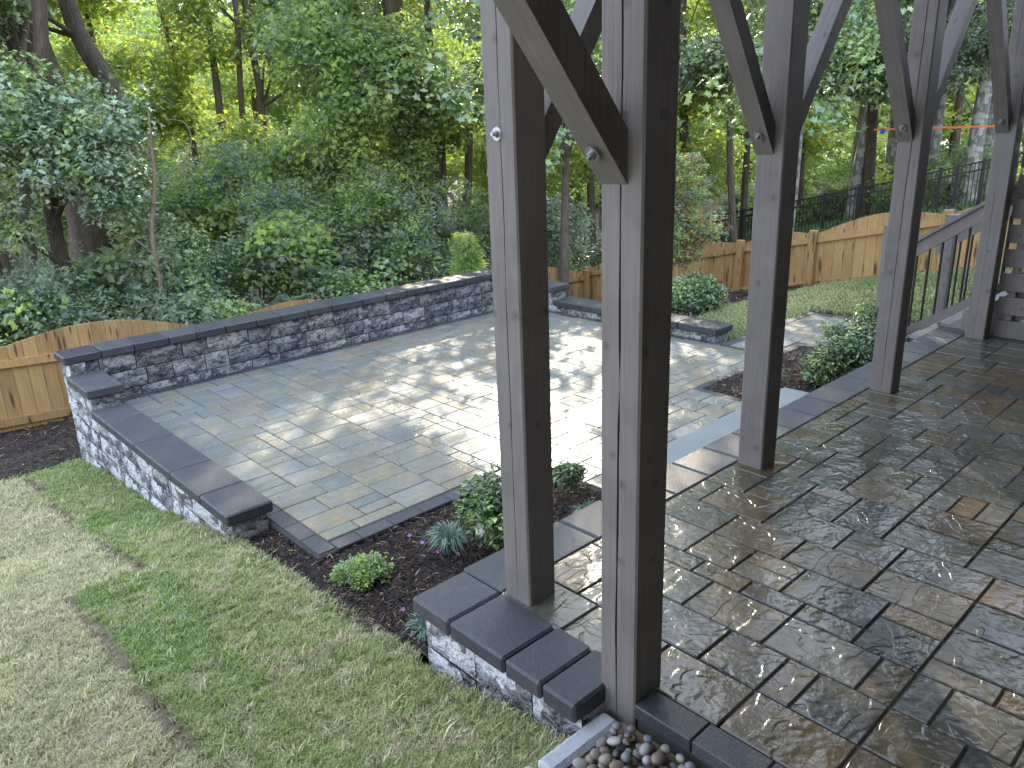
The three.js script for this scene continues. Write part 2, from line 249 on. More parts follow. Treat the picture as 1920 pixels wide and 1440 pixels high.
function tuftGeo(n, h, spread, w, seed) {
  const r = rngOf(seed), p = [], nn = [];
  for (let i = 0; i < n; i++) {
    const a = r() * 6.283, d = r() * spread, x = Math.cos(a) * d, z = Math.sin(a) * d, b = r() * 6.283, lean = (0.25 + 0.9 * r()) * h, hh = h * (0.55 + 0.6 * r()), cx = Math.cos(b + 1.57) * w, cz = Math.sin(b + 1.57) * w, tx = x + Math.cos(b) * lean, tz = z + Math.sin(b) * lean, mx = x + Math.cos(b) * lean * 0.35, mz = z + Math.sin(b) * lean * 0.35;
    p.push(x - cx, 0, z - cz, x + cx, 0, z + cz, mx + cx * 0.8, hh * 0.65, mz + cz * 0.8, x - cx, 0, z - cz, mx + cx * 0.8, hh * 0.65, mz + cz * 0.8, mx - cx * 0.8, hh * 0.65, mz - cz * 0.8, mx - cx * 0.8, hh * 0.65, mz - cz * 0.8, mx + cx * 0.8, hh * 0.65, mz + cz * 0.8, tx, hh, tz);
  }
  const g = new THREE.BufferGeometry(); g.setAttribute('position', new THREE.Float32BufferAttribute(p, 3)); g.computeVertexNormals(); return g;
}
function window_lawn(inLawn) {
  const r = rngOf(5), g = tuftGeo(12, 0.018, 0.017, 0.0012, 6), m = std({ color: 0xffffff, roughness: 0.9, side: THREE.DoubleSide }), list = [];
  while (list.length < 76000) {
    const near = r() < 0.86, x = near ? rr(-0.25, 1.46, r) : rr(-3, 0.3, r), z = near ? rr(-7.5, -1.0, r) : rr(-7.5, 1, r);
    if (!inLawn(x, z)) continue; const c = sod(x, z, false); if (r() < c[3] * 0.9) continue; list.push([x, z, c]);
  }
  const im = new THREE.InstancedMesh(g, m, list.length), M = new THREE.Matrix4(), q = new THREE.Quaternion(), e = new THREE.Euler(), col = new THREE.Color();
  list.forEach(([x, z, c], i) => {
    const big = r() < 0.03 ? 1.8 : 1, s = rr(0.7, 1.35, r) * big; e.set(rr(-0.25, 0.25, r), r() * 6.28, rr(-0.25, 0.25, r)); q.setFromEuler(e);
    M.compose(new THREE.Vector3(x, landY(x, z) + 0.008, z), q, new THREE.Vector3(s, s * rr(0.7, 1.3, r), s)); im.setMatrixAt(i, M);
    const t = r() < 0.2 + 0.3 * c[4] ? rr(0.3, 0.8, r) : 0, k = rr(0.65, 1.5, r), d = mix3([c[0], c[1], c[2]], [0.52, 0.46, 0.31], t); im.setColorAt(i, col.setRGB(d[0] * k, d[1] * k, d[2] * k));
  });
  im.name = 'lawn_grass'; im.userData = { label: 'mown sod grass of the near lawn, green strips beside straw coloured turf', category: 'grass', kind: 'stuff' }; scene.add(shadow(im));
}
{ // lawn beyond the stone path
  const keep = (x, z) => (x > 6.9 && x < 10.5 && z > -5.15 + 0.15 * Math.sin(x * 2) && z < -0.5 && !(x < 8.48 && z > -4.1)) || (x > 6.9 && x < 8.6 && z > -5.0 && z < -4.1);
  const col = (x, z) => { const n = wnoise(x * 1.5, z * 1.5, 101), f = wnoise(x * 9, z * 9, 102); return mix3([0.14, 0.205, 0.07], [0.37, 0.35, 0.16], clamp(0.3 + 0.9 * (n - 0.4) + 0.5 * (f - 0.5))); };
  const x0 = 6.5, x1 = 10.6, z0 = -5.6, z1 = -0.4, T = tex(512, 512, (u, v) => { const x = mix(x0, x1, u), z = mix(z0, z1, v), c = col(x, z), k = 0.5 + 0.6 * wnoise(x * 30, z * 30, 103); return c.map((q) => q * k); });
  T.wrapS = T.wrapT = THREE.ClampToEdgeWrapping;
  const g = sheet(x0, x1, z0, z1, 0.08, 0.012, keep), p = g.attributes.position, uv = g.attributes.uv; for (let i = 0; i < p.count; i++) uv.setXY(i, (p.getX(i) - x0) / (x1 - x0), (p.getZ(i) - z0) / (z1 - z0));
  struct('lawn', shadow(new THREE.Mesh(g, std({ map: T, roughness: 1 }))));
  const r = rngOf(8), n = 26000, im = new THREE.InstancedMesh(tuftGeo(7, 0.04, 0.03, 0.0026, 9), std({ color: 0xffffff, roughness: 0.9, side: THREE.DoubleSide }), n), M = new THREE.Matrix4(), q = new THREE.Quaternion(), e = new THREE.Euler(), cc = new THREE.Color();
  for (let i = 0; i < n; i++) { let x, z; do { x = rr(6.9, 10.5, r); z = rr(-5.3, -1.2, r); } while (!keep(x, z)); e.set(0, r() * 6.28, 0); q.setFromEuler(e); const s = rr(0.7, 1.4, r); M.compose(new THREE.Vector3(x, landY(x, z) + 0.008, z), q, new THREE.Vector3(s, s, s)); im.setMatrixAt(i, M); const c = col(x, z), k = rr(0.8, 1.4, r); im.setColorAt(i, cc.setRGB(c[0] * k, c[1] * k, c[2] * k)); }
  im.name = 'lawn_grass_001'; im.userData = { label: 'short grass of the lawn between stone path and board fence', category: 'grass', kind: 'stuff' }; scene.add(shadow(im));
}
// ------------------------------------------------------------------ mulch
const mulchT = tex(512, 512, (u, v) => { const a = fbm(u, v, 40, 12, 3, 111), b = fbm(u, v, 12, 40, 3, 112), k = a * b * 2.4; return [0.060 * k, 0.042 * k, 0.034 * k]; });
const mulchH = tex(512, 512, (u, v) => { const a = fbm(u, v, 40, 12, 3, 111), b = fbm(u, v, 12, 40, 3, 112), k = Math.max(a, b); return [k, k, k]; }, false);
const mulchM = std({ map: scaled(mulchT, 2), bumpMap: scaled(mulchH, 2), bumpScale: 0.02, roughness: 1 });
function chipGeo(seed) { const r = rngOf(seed), g = new THREE.BoxGeometry(1, 0.16, 0.26, 2, 1, 1), p = g.attributes.position; for (let i = 0; i < p.count; i++) { p.setX(i, p.getX(i) * (0.9 + 0.2 * r())); p.setY(i, p.getY(i) + 0.12 * (1 - Math.abs(p.getX(i)) * 2) + 0.05 * (r() - 0.5)); if (Math.abs(p.getX(i)) > 0.4) p.setZ(i, p.getZ(i) * 0.35); } g.computeVertexNormals(); return g; }
const chipG = chipGeo(3), chipM = std({ color: 0xffffff, roughness: 0.85 });
function mulchBed(label, x0, x1, z0, z1, yOf, inside, n, size = 1) {
  const g = sheet(x0, x1, z0, z1, 0.06, (x, z) => yOf(x, z) + 0.03 * (wnoise(x * 6, z * 6, 121) - 0.5) + 0.02 * (wnoise(x * 22, z * 22, 122) - 0.5), inside);
  struct('mulch_bed', shadow(new THREE.Mesh(g, mulchM)));
  const r = rngOf(Math.round(n + x0 * 100)), im = new THREE.InstancedMesh(chipG, chipM, n), M = new THREE.Matrix4(), q = new THREE.Quaternion(), e = new THREE.Euler(), c = new THREE.Color();
  for (let i = 0; i < n; i++) {
    let x, z; do { x = rr(x0, x1, r); z = rr(z0, z1, r); } while (!inside(x, z));
    const L = rr(0.014, 0.06, r) * size * (r() < 0.08 ? 1.7 : 1), w = rr(0.014, 0.03, r) * size; e.set(rr(-0.5, 0.5, r), r() * 6.28, rr(-0.45, 0.45, r)); q.setFromEuler(e);
    M.compose(new THREE.Vector3(x, yOf(x, z) + rr(0.0, 0.028, r), z), q, new THREE.Vector3(L, w * 0.7, w)); im.setMatrixAt(i, M);
    const t = r(), k = rr(0.7, 1.3, r); t < 0.78 ? c.setRGB(0.034 * k, 0.022 * k, 0.017 * k) : t < 0.93 ? c.setRGB(0.11 * k, 0.066 * k, 0.04 * k) : c.setRGB(0.33 * k, 0.22 * k, 0.125 * k); im.setColorAt(i, c);
  }
  im.name = numbered('mulch_chips'); im.userData = { label, category: 'mulch', kind: 'stuff' }; scene.add(shadow(im));
}
const bed1Y = (x, z) => mix(mix(-0.47, -0.455, smooth(-3.6, -3.3, z)), -0.40, smooth(-3.2, -2.2, z)) + (x < 1.75 ? mix(0, Math.min(0.13, (z + 3.9) * 0.07), 1 - smooth(1.4, 1.75, x)) : 0);
mulchBed('dark shredded mulch around the flowering shrubs below the stone coping', 1.40, 3.27, -4.0, -2.15, bed1Y, (x, z) => (z > -3.39 || x < 1.665) && x > 1.43 + 0.05 * Math.sin(z * 5) && z < -2.17 && !(x < 1.46 && z > -2.2), 9000);
mulchBed('dark mulch between stone path and dark stone coping', 5.3, 7.05, -3.46, -2.15, () => -0.43, (x, z) => x > 5.31 && x < 7.03 && z > -3.45 && z < -2.17, 3800, 1.15);
mulchBed('brown mulch strip along the foot of the back board fence', -3, 6.9, -9.4, -7.3, (x, z) => landY(x, z) + 0.03, (x, z) => z < -7.42 + 0.12 * Math.sin(x * 2.3) + 0.08 * (wnoise(x * 4, z, 7) - 0.5), 9000, 1.5);
mulchBed('brown mulch bed behind the low wall along the side fence', 6.9, 10.5, -9.3, -4.95, (x, z) => landY(x, z) + 0.03, (x, z) => z < -5.1 + 0.15 * Math.sin(x * 2), 8000, 1.7);

// ------------------------------------------------------------------ paving
const U = 0.1085;
const paverGeos = new Map();
function paverGeo(a, b, v, roofed) {   // a, b in units along x and z
  const k = `${a},${b},${v}`; if (!paverGeos.has(k)) { const r = rngOf(a * 131 + b * 17 + v * 911), g = cbox(a * U - 0.0065, 0.05, b * U - 0.0065, 0.0045, [r() * 5, r() * 5], false); paverGeos.set(k, g); } return paverGeos.get(k);
}
function layPaving(parent, x0, z0, nx, nz, inside, sizes, mats, y, seed, most, near) {
  const occ = new Uint8Array(nx * nz), r = rngOf(seed), pieces = [];
  const free = (i, j, a, b) => { if (i + a > nx || j + b > nz) return false; for (let p = 0; p < a; p++) for (let q = 0; q < b; q++) if (occ[(j + q) * nx + i + p] || !inside(x0 + (i + p + 0.5) * U, z0 + (j + q + 0.5) * U)) return false; return true; };
  for (let j = 0; j < nz; j++) for (let i = 0; i < nx; i++) {
    if (occ[j * nx + i] || !inside(x0 + (i + 0.5) * U, z0 + (j + 0.5) * U)) continue;
    const order = sizes.map((s) => [s, Math.pow(r(), 1 / s[2])]).sort((a, b) => b[1] - a[1]).map((k) => k[0]);
    const s = [...order, [2, 1], [1, 2], [1, 1]].find((k) => free(i, j, k[0], k[1])); if (!s) continue;
    for (let p = 0; p < s[0]; p++) for (let q = 0; q < s[1]; q++) occ[(j + q) * nx + i + p] = 1;
    pieces.push([x0 + (i + s[0] / 2) * U, z0 + (j + s[1] / 2) * U, s[0], s[1]]);
  }
  pieces.sort((a, b) => near(a) - near(b));
  const rest = new Map();
  pieces.forEach(([x, z, a, b], n) => {
    const g = paverGeo(a, b, Math.floor(r() * 5)), mi = Math.floor(Math.pow(r(), 1.1) * mats.length), yy = y - 0.025 + rr(-0.0014, 0.0014, r), t = [rr(-0.003, 0.003, r), 0, rr(-0.003, 0.003, r)];
    if (n < most) part('paver', g, mats[mi], parent, [x, yy, z], t);
    else { if (!rest.has(mi)) rest.set(mi, []); rest.get(mi).push(g.clone().applyMatrix4(new THREE.Matrix4().makeRotationFromEuler(new THREE.Euler(...t)).setPosition(x, yy, z))); }
  });
  for (const [mi, gs] of rest) { const o = part('pavers', mergeGeometries(gs), mats[mi], parent); o.userData.kind = 'stuff'; }
  return pieces.length;
}
const borderGeo = [0, 1, 2].map((v) => [0.105, 0.16, 0.21].map((L) => [cbox(0.102, 0.05, L - 0.004, 0.004, [v * 0.37, L * 3 + v], false), cbox(L - 0.004, 0.05, 0.102, 0.004, [v * 0.71, L * 5 + v], false)]));
function border(parent, x, z, len, dir, y, seed, lens = [0, 1, 2], fixed) {   // dir 'x' or 'z': a row of dark edge pavers starting at x, z
  const r = rngOf(seed), L = [0.105, 0.16, 0.21]; let t = 0, k = 0;
  while (t < len - 0.05) {
    let i = lens[Math.floor(r() * lens.length)]; while (i > 0 && t + L[i] > len + 0.02) i--;
    const v = Math.floor(r() * 3), o = part('edge_paver', borderGeo[v][i][dir === 'z' ? 0 : 1], charMs[Math.floor(r() * 3)], parent, dir === 'z' ? [x + 0.051, y - 0.025, z + t + L[i] / 2] : [x + t + L[i] / 2, y - 0.025, z + 0.051]);
    t += L[i]; k++;
  }
}
const LOW = -0.42;
// lower patio
const lower = new THREE.Group(); struct('lower_patio', lower);
part('bedding', merged([cbox(4.95, 0.2, 3.70, 0.01).translate(4.12, LOW - 0.108, -5.24), cbox(1.98, 0.2, 0.78, 0.01).translate(4.23, LOW - 0.1085, -3.0)]), jointM, lower);
const nLow = layPaving(lower, 1.768, -6.98, 44, 40, (x, z) => (z < -3.49 && x < 6.5) || (x > 3.30 && x < 5.2 && z < -2.66), [[3, 2, 5], [2, 2, 4], [2, 1, 2], [3, 1, 0.6], [2, 3, 0.6]], paveOpen, LOW, 404, 300, (p) => Math.hypot(p[0], p[1]));
border(lower, 1.663, -6.98, 3.6, 'z', LOW, 1, [2]); border(lower, 1.768, -3.49, 1.5, 'x', LOW, 2, [2, 2, 1]); border(lower, 1.663, -7.085, 4.95, 'x', LOW, 3, [2]); border(lower, 6.5, -6.98, 2.9, 'z', LOW, 4, [2]);
border(lower, 5.2, -3.54, 0.98, 'z', LOW, 5, [2, 1]);
// path and landing at the foot of the stairs
const path = new THREE.Group(); struct('stone_path', path);
part('bedding', merged([cbox(1.9, 0.2, 1.2, 0.01).translate(7.51, LOW - 0.109, -3.5), cbox(1.35, 0.2, 0.55, 0.01).translate(5.95, LOW - 0.1095, -3.8).scale(1, 1, 1)]), jointM, path);
layPaving(path, 6.61, -4.0, 17, 11, (x, z) => x < 8.35 && (z < -3.545 || x > 7.15), [[3, 2, 4], [2, 2, 4], [2, 1, 2]], paveOpen, LOW, 505, 100, (p) => p[0]);
border(path, 6.61, -4.107, 1.84, 'x', LOW, 6, [2]); border(path, 8.352, -4.0, 1.1, 'z', LOW, 7, [2]); border(path, 5.305, -3.545, 1.75, 'x', LOW, 8, [2]); border(path, 7.045, -3.44, 0.54, 'z', LOW, 9, [2, 1]);
// covered patio
const cov = new THREE.Group(); struct('covered_patio', cov);
part('bedding', cbox(5.36, 0.3, 3.2, 0.01).translate(4.38, -0.158, -0.36), jointM, cov);
layPaving(cov, 1.665, -1.955, 48, 29, (x, z) => x < 6.84, [[2, 3, 5], [2, 2, 4], [2, 1, 2], [1, 2, 1.2], [3, 2, 0.5]], paveCovered, 0, 606, 280, (p) => Math.hypot(p[0], p[1]) + (p[1] > -0.1 ? 20 : 0) + (p[1] > p[0] * -0.13 - 0.1 ? 10 : 0));
border(cov, 1.56, -1.21, 2.4, 'z', 0, 10, [0, 2]); border(cov, 6.74, -1.80, 3.0, 'z', 0.002, 11, [2]);

part('bedding', cbox(0.13, 0.2, 2.35, 0.005).translate(1.637, -0.153, -0.03), jointM, cov);
// stone step between the two mulch beds
{ const s = thing('stone_step', 'pale smooth stone step below the dark coping, between the two mulch beds', 'step', [4.24, -0.42, -2.44]);
  const m = std({ color: rgb(0.22, 0.245, 0.225), map: scaled(tex(256, 256, (u, v) => { const k = 0.85 + 0.3 * fbm(u, v, 8, 8, 4, 131); return [k, k, k]; }), 1.2), bumpMap: scaled(charH, 2), bumpScale: 0.001, roughness: 0.75 });
  part('tread', cbox(1.94, 0.06, 0.46, 0.008).translate(0, 0.18, 0), m, s); part('riser', cbox(1.9, 0.15, 0.40, 0.01).translate(0, 0.073, 0.02), rockM, s); }

// ------------------------------------------------------------------ block walls
const blockGeos = new Map();
function blockGeo(w, h, d, v) {   // split face towards +z at z = 0, body behind it
  const k = `${w},${h},${d},${v}`; if (blockGeos.has(k)) return blockGeos.get(k);
  const r = rngOf(Math.round(w * 1000) + v * 7919 + Math.round(h * 1000)), nx = 4, ny = 3, q = [], X = (i) => (i / nx - 0.5) * (w - 0.008), Y = (j) => j / ny * (h - 0.008) + 0.004, P = [];
  for (let j = 0; j <= ny; j++) { P.push([]); for (let i = 0; i <= nx; i++) { const edge = i === 0 || j === 0 || i === nx || j === ny; P[j].push([X(i) + (edge ? 0 : rr(-0.2, 0.2, r) * w / nx), Y(j) + (edge ? 0 : rr(-0.2, 0.2, r) * h / ny), edge ? -0.006 - 0.005 * r() : -0.001 + 0.013 * r()]); } }
  for (let j = 0; j < ny; j++) for (let i = 0; i < nx; i++) q.push([P[j][i], P[j][i + 1], P[j + 1][i + 1], P[j + 1][i]]);
  const x = X(nx), y0 = Y(0), y1 = Y(ny), z = -0.012;
  q.push([[-x, y1, z], [x, y1, z], [x, y1, -d], [-x, y1, -d]], [[x, y0, z], [x, y0, -d], [x, y1, -d], [x, y1, z]], [[-x, y0, -d], [-x, y0, z], [-x, y1, z], [-x, y1, -d]], [[x, y0, -d], [-x, y0, -d], [-x, y1, -d], [x, y1, -d]]);
  const off = [r() * 4, r() * 4], g = fromQuads(q, q.map((k2) => planarUV(k2, off))); blockGeos.set(k, g); return g;
}
const CH = 0.159, widths = [0.23, 0.3, 0.41];
function course(parent, from, to, y, face, at, depth, mat, seed, h = CH) {   // one row of blocks; face '+z' '-x' '+x' '-z'; at = the face's plane; from/to along the wall
  const r = rngOf(seed); let t = from; const rot = { '+z': 0, '-z': Math.PI, '+x': Math.PI / 2, '-x': -Math.PI / 2 }[face];
  while (t < to - 0.02) {
    let w = widths[Math.floor(r() * 3)]; const left = to - t; if (left < w + 0.14) w = left < 0.5 ? Math.round(left * 100) / 100 : 0.23; w = Math.min(w, left);
    const c = t + w / 2, o = part('wall_block', blockGeo(w, h, depth, Math.floor(r() * 5)), mat === rockM ? rockMs[Math.floor(r() * 4)] : mat, parent, face[1] === 'z' ? [c, y, at] : [at, y, c], [0, rot, 0]); t += w;
  }
}
function caps(parent, list, dir, cross0, cross1, yTop, thick, seed, name = 'cap_stone') {   // list of joints along dir
  const r = rngOf(seed);
  for (let i = 0; i + 1 < list.length; i++) { const L = list[i + 1] - list[i] - 0.007, c = (list[i] + list[i + 1]) / 2, m = charMs[Math.floor(r() * 3)], w = cross1 - cross0, o = [r() * 3, r() * 3], dy = rr(-0.0015, 0.0015, r);
    part(name, dir === 'x' ? cbox(L, thick, w, 0.009, o) : cbox(w, thick, L, 0.009, o), m, parent, dir === 'x' ? [c, yTop - thick / 2 + dy, (cross0 + cross1) / 2] : [(cross0 + cross1) / 2, yTop - thick / 2 + dy, c]); }
}
{ const w = thing('block_wall', 'long split-face block wall with dark caps along the back of the lower patio', 'wall', [0, 0, 0]);
  const top = -0.027; for (let k = 0; k < 3; k++) course(w, 1.44 + (k ? 0 : 0), 6.86, top - CH * (k + 1), '+z', -7.089, 0.13, rockM, 700 + k);
  for (let k = 0; k < 9; k++) course(w, 1.44, 6.86, top - CH * (k + 1), '-z', -7.33, 0.09, rockM, 720 + k);
  for (let k = 0; k < 7; k++) part('wall_block', blockGeo(0.29, CH, 0.13, k % 5), rockSkyPale, w, [1.43, top - CH * (k + 1), -7.21], [0, -Math.PI / 2, 0]);
  for (let k = 0; k < 5; k++) part('wall_block', blockGeo(0.29, CH, 0.13, (k + 2) % 5), rockM, w, [6.87, top - CH * (k + 1), -7.21], [0, Math.PI / 2, 0]);
  caps(w, [1.40, 1.70, 1.97, 2.27, 2.52, 2.8, 3.11, 3.37, 3.67, 3.94, 4.32, 4.62, 4.89, 5.18, 5.45, 5.75, 6.01, 6.3, 6.6, 6.9], 'x', -7.37, -7.058, 0.045, 0.072, 31); }
{ const w = thing('block_wall', 'low split-face block wall with dark caps stepping down beside the near grass', 'wall', [0, 0, 0]);
  for (let k = 0; k < 6; k++) { const y = -0.346 - CH * (k + 1); course(w, -7.07, -3.945, y, '-x', 1.425, 0.12, rockSkyPale, 740 + k); }
  for (let k = 0; k < 2; k++) { course(w, -7.07, -3.95, -0.346 - CH * (k + 1), '+x', 1.64, 0.09, rockM, 760 + k); part('wall_block', blockGeo(0.215, CH, 0.12, k), rockM, w, [1.53, -0.346 - CH * (k + 1), -3.94], [0, 0, 0]); }
  course(w, -7.07, -6.50, -0.187 - CH, '-x', 1.425, 0.12, rockSkyPale, 770); course(w, -7.07, -6.50, -0.187 - CH, '+x', 1.64, 0.09, rockM, 771); part('wall_block', blockGeo(0.215, CH, 0.12, 3), rockM, w, [1.53, -0.187 - CH, -6.49]);
  caps(w, [-7.056, -6.75, -6.465], 'z', 1.39, 1.672, -0.115, 0.072, 33); caps(w, [-6.465, -6.08, -5.45, -4.78, -4.30, -3.915], 'z', 1.39, 1.668, -0.274, 0.072, 34); }
{ const w = thing('block_wall', 'low split-face block wall with pale lit caps between patio and lawn', 'wall', [0, 0, 0]);
  for (let k = 0; k < 2; k++) { course(w, -7.05, -4.18, -0.346 - CH * (k + 1) + 0.001, '-x', 6.62, 0.12, rockM, 780 + k); course(w, -7.05, -4.18, -0.346 - CH * (k + 1) + 0.001, '+x', 6.86, 0.1, rockM, 790 + k); part('wall_block', blockGeo(0.24, CH, 0.12, k + 1), rockM, w, [6.74, -0.345 - CH * (k + 1), -4.165]); }
  course(w, -7.05, -6.48, -0.187 - CH, '-x', 6.62, 0.12, rockM, 800); part('wall_block', blockGeo(0.24, CH, 0.12, 4), rockM, w, [6.74, -0.187 - CH, -6.47]); course(w, -7.05, -6.48, -0.187 - CH, '+x', 6.86, 0.1, rockM, 801);
  caps(w, [-7.056, -6.75, -6.44], 'z', 6.585, 6.895, -0.115, 0.072, 35); caps(w, [-6.44, -6.0, -5.55, -5.1, -4.62, -4.14], 'z', 6.585, 6.895, -0.274, 0.072, 36); }
{ const w = thing('retaining_wall', 'block retaining wall with dark coping slabs edging the covered patio', 'wall', [0, 0, 0]);
  for (let k = 0; k < 2; k++) course(w, -2.165, -1.335, -0.072 - CH * (k + 1), '-x', 1.455, 0.12, rockSkyPale, 820 + k);
  for (let k = 0; k < 3; k++) course(w, 1.47, 6.9, -0.072 - CH * (k + 1), '-z', -2.165, 0.12, rockM, 830 + k);
  for (let k = 0; k < 2; k++) part('wall_block', blockGeo(0.22, CH, 0.1, k + 2), rockM, w, [1.57, -0.073 - CH * (k + 1), -1.345]);
  caps(w, [-2.19, -1.957, -1.657, -1.48, -1.327], 'z', 1.421, 1.686, 0, 0.07, 37, 'coping_stone');
  const j = [1.688]; while (j[j.length - 1] < 6.9) j.push(j[j.length - 1] + 0.2865); caps(w, j, 'x', -2.203, -1.957, 0, 0.07, 38, 'coping_stone'); }

// ------------------------------------------------------------------ timber deck on posts
const PW = 0.139;
function postGeo(h, crack, seed) {   // -x face carries a drying crack: a real groove; origin at the -x, -z lower corner... x 0..PW, z 0..PW
  const q = [], uv = [], ch = 0.006, off = [rngOf(seed)() * 3, rngOf(seed + 1)() * 3];
  const add = (a) => { q.push(a); uv.push(planarUV(a, off)); };
  const n = crack ? crack.length - 1 : 1, ys = crack ? crack.map((c) => c[0]) : [0, h], dk = [], du = [];
  for (let i = 0; i < n; i++) {
    const y0 = ys[i], y1 = ys[i + 1];
    if (!crack) { add([[0, y0, ch], [0, y0, PW - ch], [0, y1, PW - ch], [0, y1, ch]]); continue; }
    const [, c0, w0] = crack[i], [, c1, w1] = crack[i + 1];
    add([[0, y0, ch], [0, y0, c0 - w0], [0, y1, c1 - w1], [0, y1, ch]]); add([[0, y0, c0 + w0], [0, y0, PW - ch], [0, y1, PW - ch], [0, y1, c1 + w1]]);
    const A = [[0, y0, c0 - w0], [0.02, y0, c0], [0.02, y1, c1], [0, y1, c1 - w1]], B = [[0.02, y0, c0], [0, y0, c0 + w0], [0, y1, c1 + w1], [0.02, y1, c1]];
    dk.push(A, B); du.push(planarUV(A, off), planarUV(B, off));
  }
  add([[PW, 0, PW - ch], [PW, 0, ch], [PW, h, ch], [PW, h, PW - ch]]); add([[ch, 0, PW], [PW - ch, 0, PW], [PW - ch, h, PW], [ch, h, PW]]); add([[PW - ch, 0, 0], [ch, 0, 0], [ch, h, 0], [PW - ch, h, 0]]);
  add([[0, 0, PW - ch], [ch, 0, PW], [ch, h, PW], [0, h, PW - ch]]); add([[PW - ch, 0, PW], [PW, 0, PW - ch], [PW, h, PW - ch], [PW - ch, h, PW]]); add([[ch, 0, 0], [0, 0, ch], [0, h, ch], [ch, h, 0]]); add([[PW, 0, ch], [PW - ch, 0, 0], [PW - ch, h, 0], [PW, h, ch]]);
  add([[0, h, ch], [0, h, PW - ch], [ch, h, PW], [PW - ch, h, PW]]); add([[0, h, ch], [PW - ch, h, PW], [PW, h, PW - ch], [PW, h, ch]]);
  return [fromQuads(q, uv), dk.length ? fromQuads(dk, du) : null];
}
function crackLine(h, c, w, seed, breaks = []) {
  const r = rngOf(seed), out = []; let x = c, n = 26;
  for (let i = 0; i <= n; i++) { const t = i / n, y = t * h; x = clamp(x + rr(-0.0025, 0.0025, r), c - 0.014, c + 0.014); let k = w * (0.55 + 0.8 * r()) * smooth(0, 0.04, t) * smooth(1, 0.9, t); for (const [b0, b1] of breaks) if (y > b0 && y < b1) k = 0.0002; out.push([y, x, Math.max(0.0002, k)]); }
  return out;
}
const BEAM = 2.85;
const deck = thing('deck', 'grey brown stained timber deck raised on five square posts with knee braces', 'deck', [0, 0, 0]);
const boltHead = merged([new THREE.CylinderGeometry(0.021, 0.021, 0.004, 20), new THREE.CylinderGeometry(0.0115, 0.0115, 0.012, 6).translate(0, 0.008, 0), new THREE.CylinderGeometry(0.0062, 0.0062, 0.01, 10).translate(0, 0.018, 0)]);
function brace(xf, z0, dir, slope, y0 = 1.553) {   // knee brace from a post face at xf up to the beam
  const P = [[0, y0], [0, y0 + 0.133], [-(BEAM - y0 - 0.133) / slope, BEAM], [-(BEAM - y0) / slope, BEAM]].map(([a, b]) => [xf + (dir < 0 ? a : -a) , b]);
  const o = part('brace', prism(dir < 0 ? P : P.slice().reverse(), 'z', z0, z0 + 0.09, [xf, xf * 2]), stainM, deck); return o;
}
const posts = [[1.694, -1.945, 0, crackLine(2.85, 0.072, 0.0017, 3)], [1.568, -1.352, -0.12, crackLine(2.97, 0.066, 0.0031, 4, [[1.05, 1.18], [2.2, 2.3]])], [3.351, -1.945, 0, null], [4.945, -1.945, 0, crackLine(2.85, 0.075, 0.0017, 6)], [6.685, -1.935, 0, crackLine(2.85, 0.062, 0.001, 7, [[1.2, 2.0]])]];
posts.forEach(([x, z, y, crack], i) => {
  const [g, c] = postGeo(BEAM - y, crack, 50 + i), o = part('post', g, stainM, deck, [x, y, z]);
  if (c) part('crack', c, crackM, o);
});
for (const i of [0, 2, 3, 4]) {
  const [x, z] = posts[i];
  if (i > 0) { const b = brace(x, z - 0.002, -1, 1.43); part('bolt', boltHead, boltM, b, [x - 0.068, 1.635, z + 0.045], [0, 0, Math.PI / 2 + 0.61]); }
  if (i < 4) brace(x + PW, z + 0.02, 1, 1.43, 1.572);
}
{ const [x, z] = posts[1], b = brace(x, z, -1, 1.16, 1.56); part('bolt', boltHead, boltM, b, [x - 0.082, 1.639, z + 0.045], [0, 0, Math.PI / 2 + 0.71]); }
part('bolt', boltHead, boltM, deck, [1.693, 1.692, -1.885], [0, 0, Math.PI / 2]);
part('beam', cbox(5.6, 0.25, 0.13, 0.006).translate(4.22, BEAM + 0.126, -1.875), stainM, deck); part('beam', cbox(4.0, 0.25, 0.13, 0.006).translate(0.3, BEAM + 0.126, -1.282), stainM, deck); part('beam', cbox(5.7, 0.25, 0.05, 0.006).translate(4.3, BEAM + 0.126, 1.2), stainM, deck);
for (let k = 0; k < 22; k++) { const x = 1.5 + k * 0.255, z0 = -2.05; part('joist', cbox(0.04, 0.19, 1.2 - z0, 0.004), stainM, deck, [x, BEAM + 0.347, (1.2 + z0) / 2]); }
for (let k = 0; k < 12; k++) { const x = -2.2 + k * 0.31; part('joist', cbox(0.04, 0.19, 2.6, 0.004), stainM, deck, [x, BEAM + 0.347, -0.1]); }
for (let k = 0; k < 23; k++) { const z = 1.13 - k * 0.145, x0 = z < -1.4 ? 1.45 : -2.4; part('deck_board', cbox(7.15 - x0, 0.026, 0.141, 0.004), stainM, deck, [(7.15 + x0) / 2, BEAM + 0.457, z]); }
{ const h = thing('house', 'unseen dark lap-sided house wall placed to keep the covered patio dim', 'house', [0, 0, 0]);
  const m = std({ color: rgb(0.055, 0.048, 0.043), roughness: 0.8 });  // wall out of view, darkened and set close to block light from behind
  for (let k = 0; k < 32; k++) part('siding_board', cbox(13, 0.19, 0.02, 0.003), m, h, [2.5, -0.4 + k * 0.18, 1.26], [0.05, 0, 0]); part('wall', cbox(13, 6, 0.2, 0.01), m, h, [2.5, 2.5, 1.4]); }

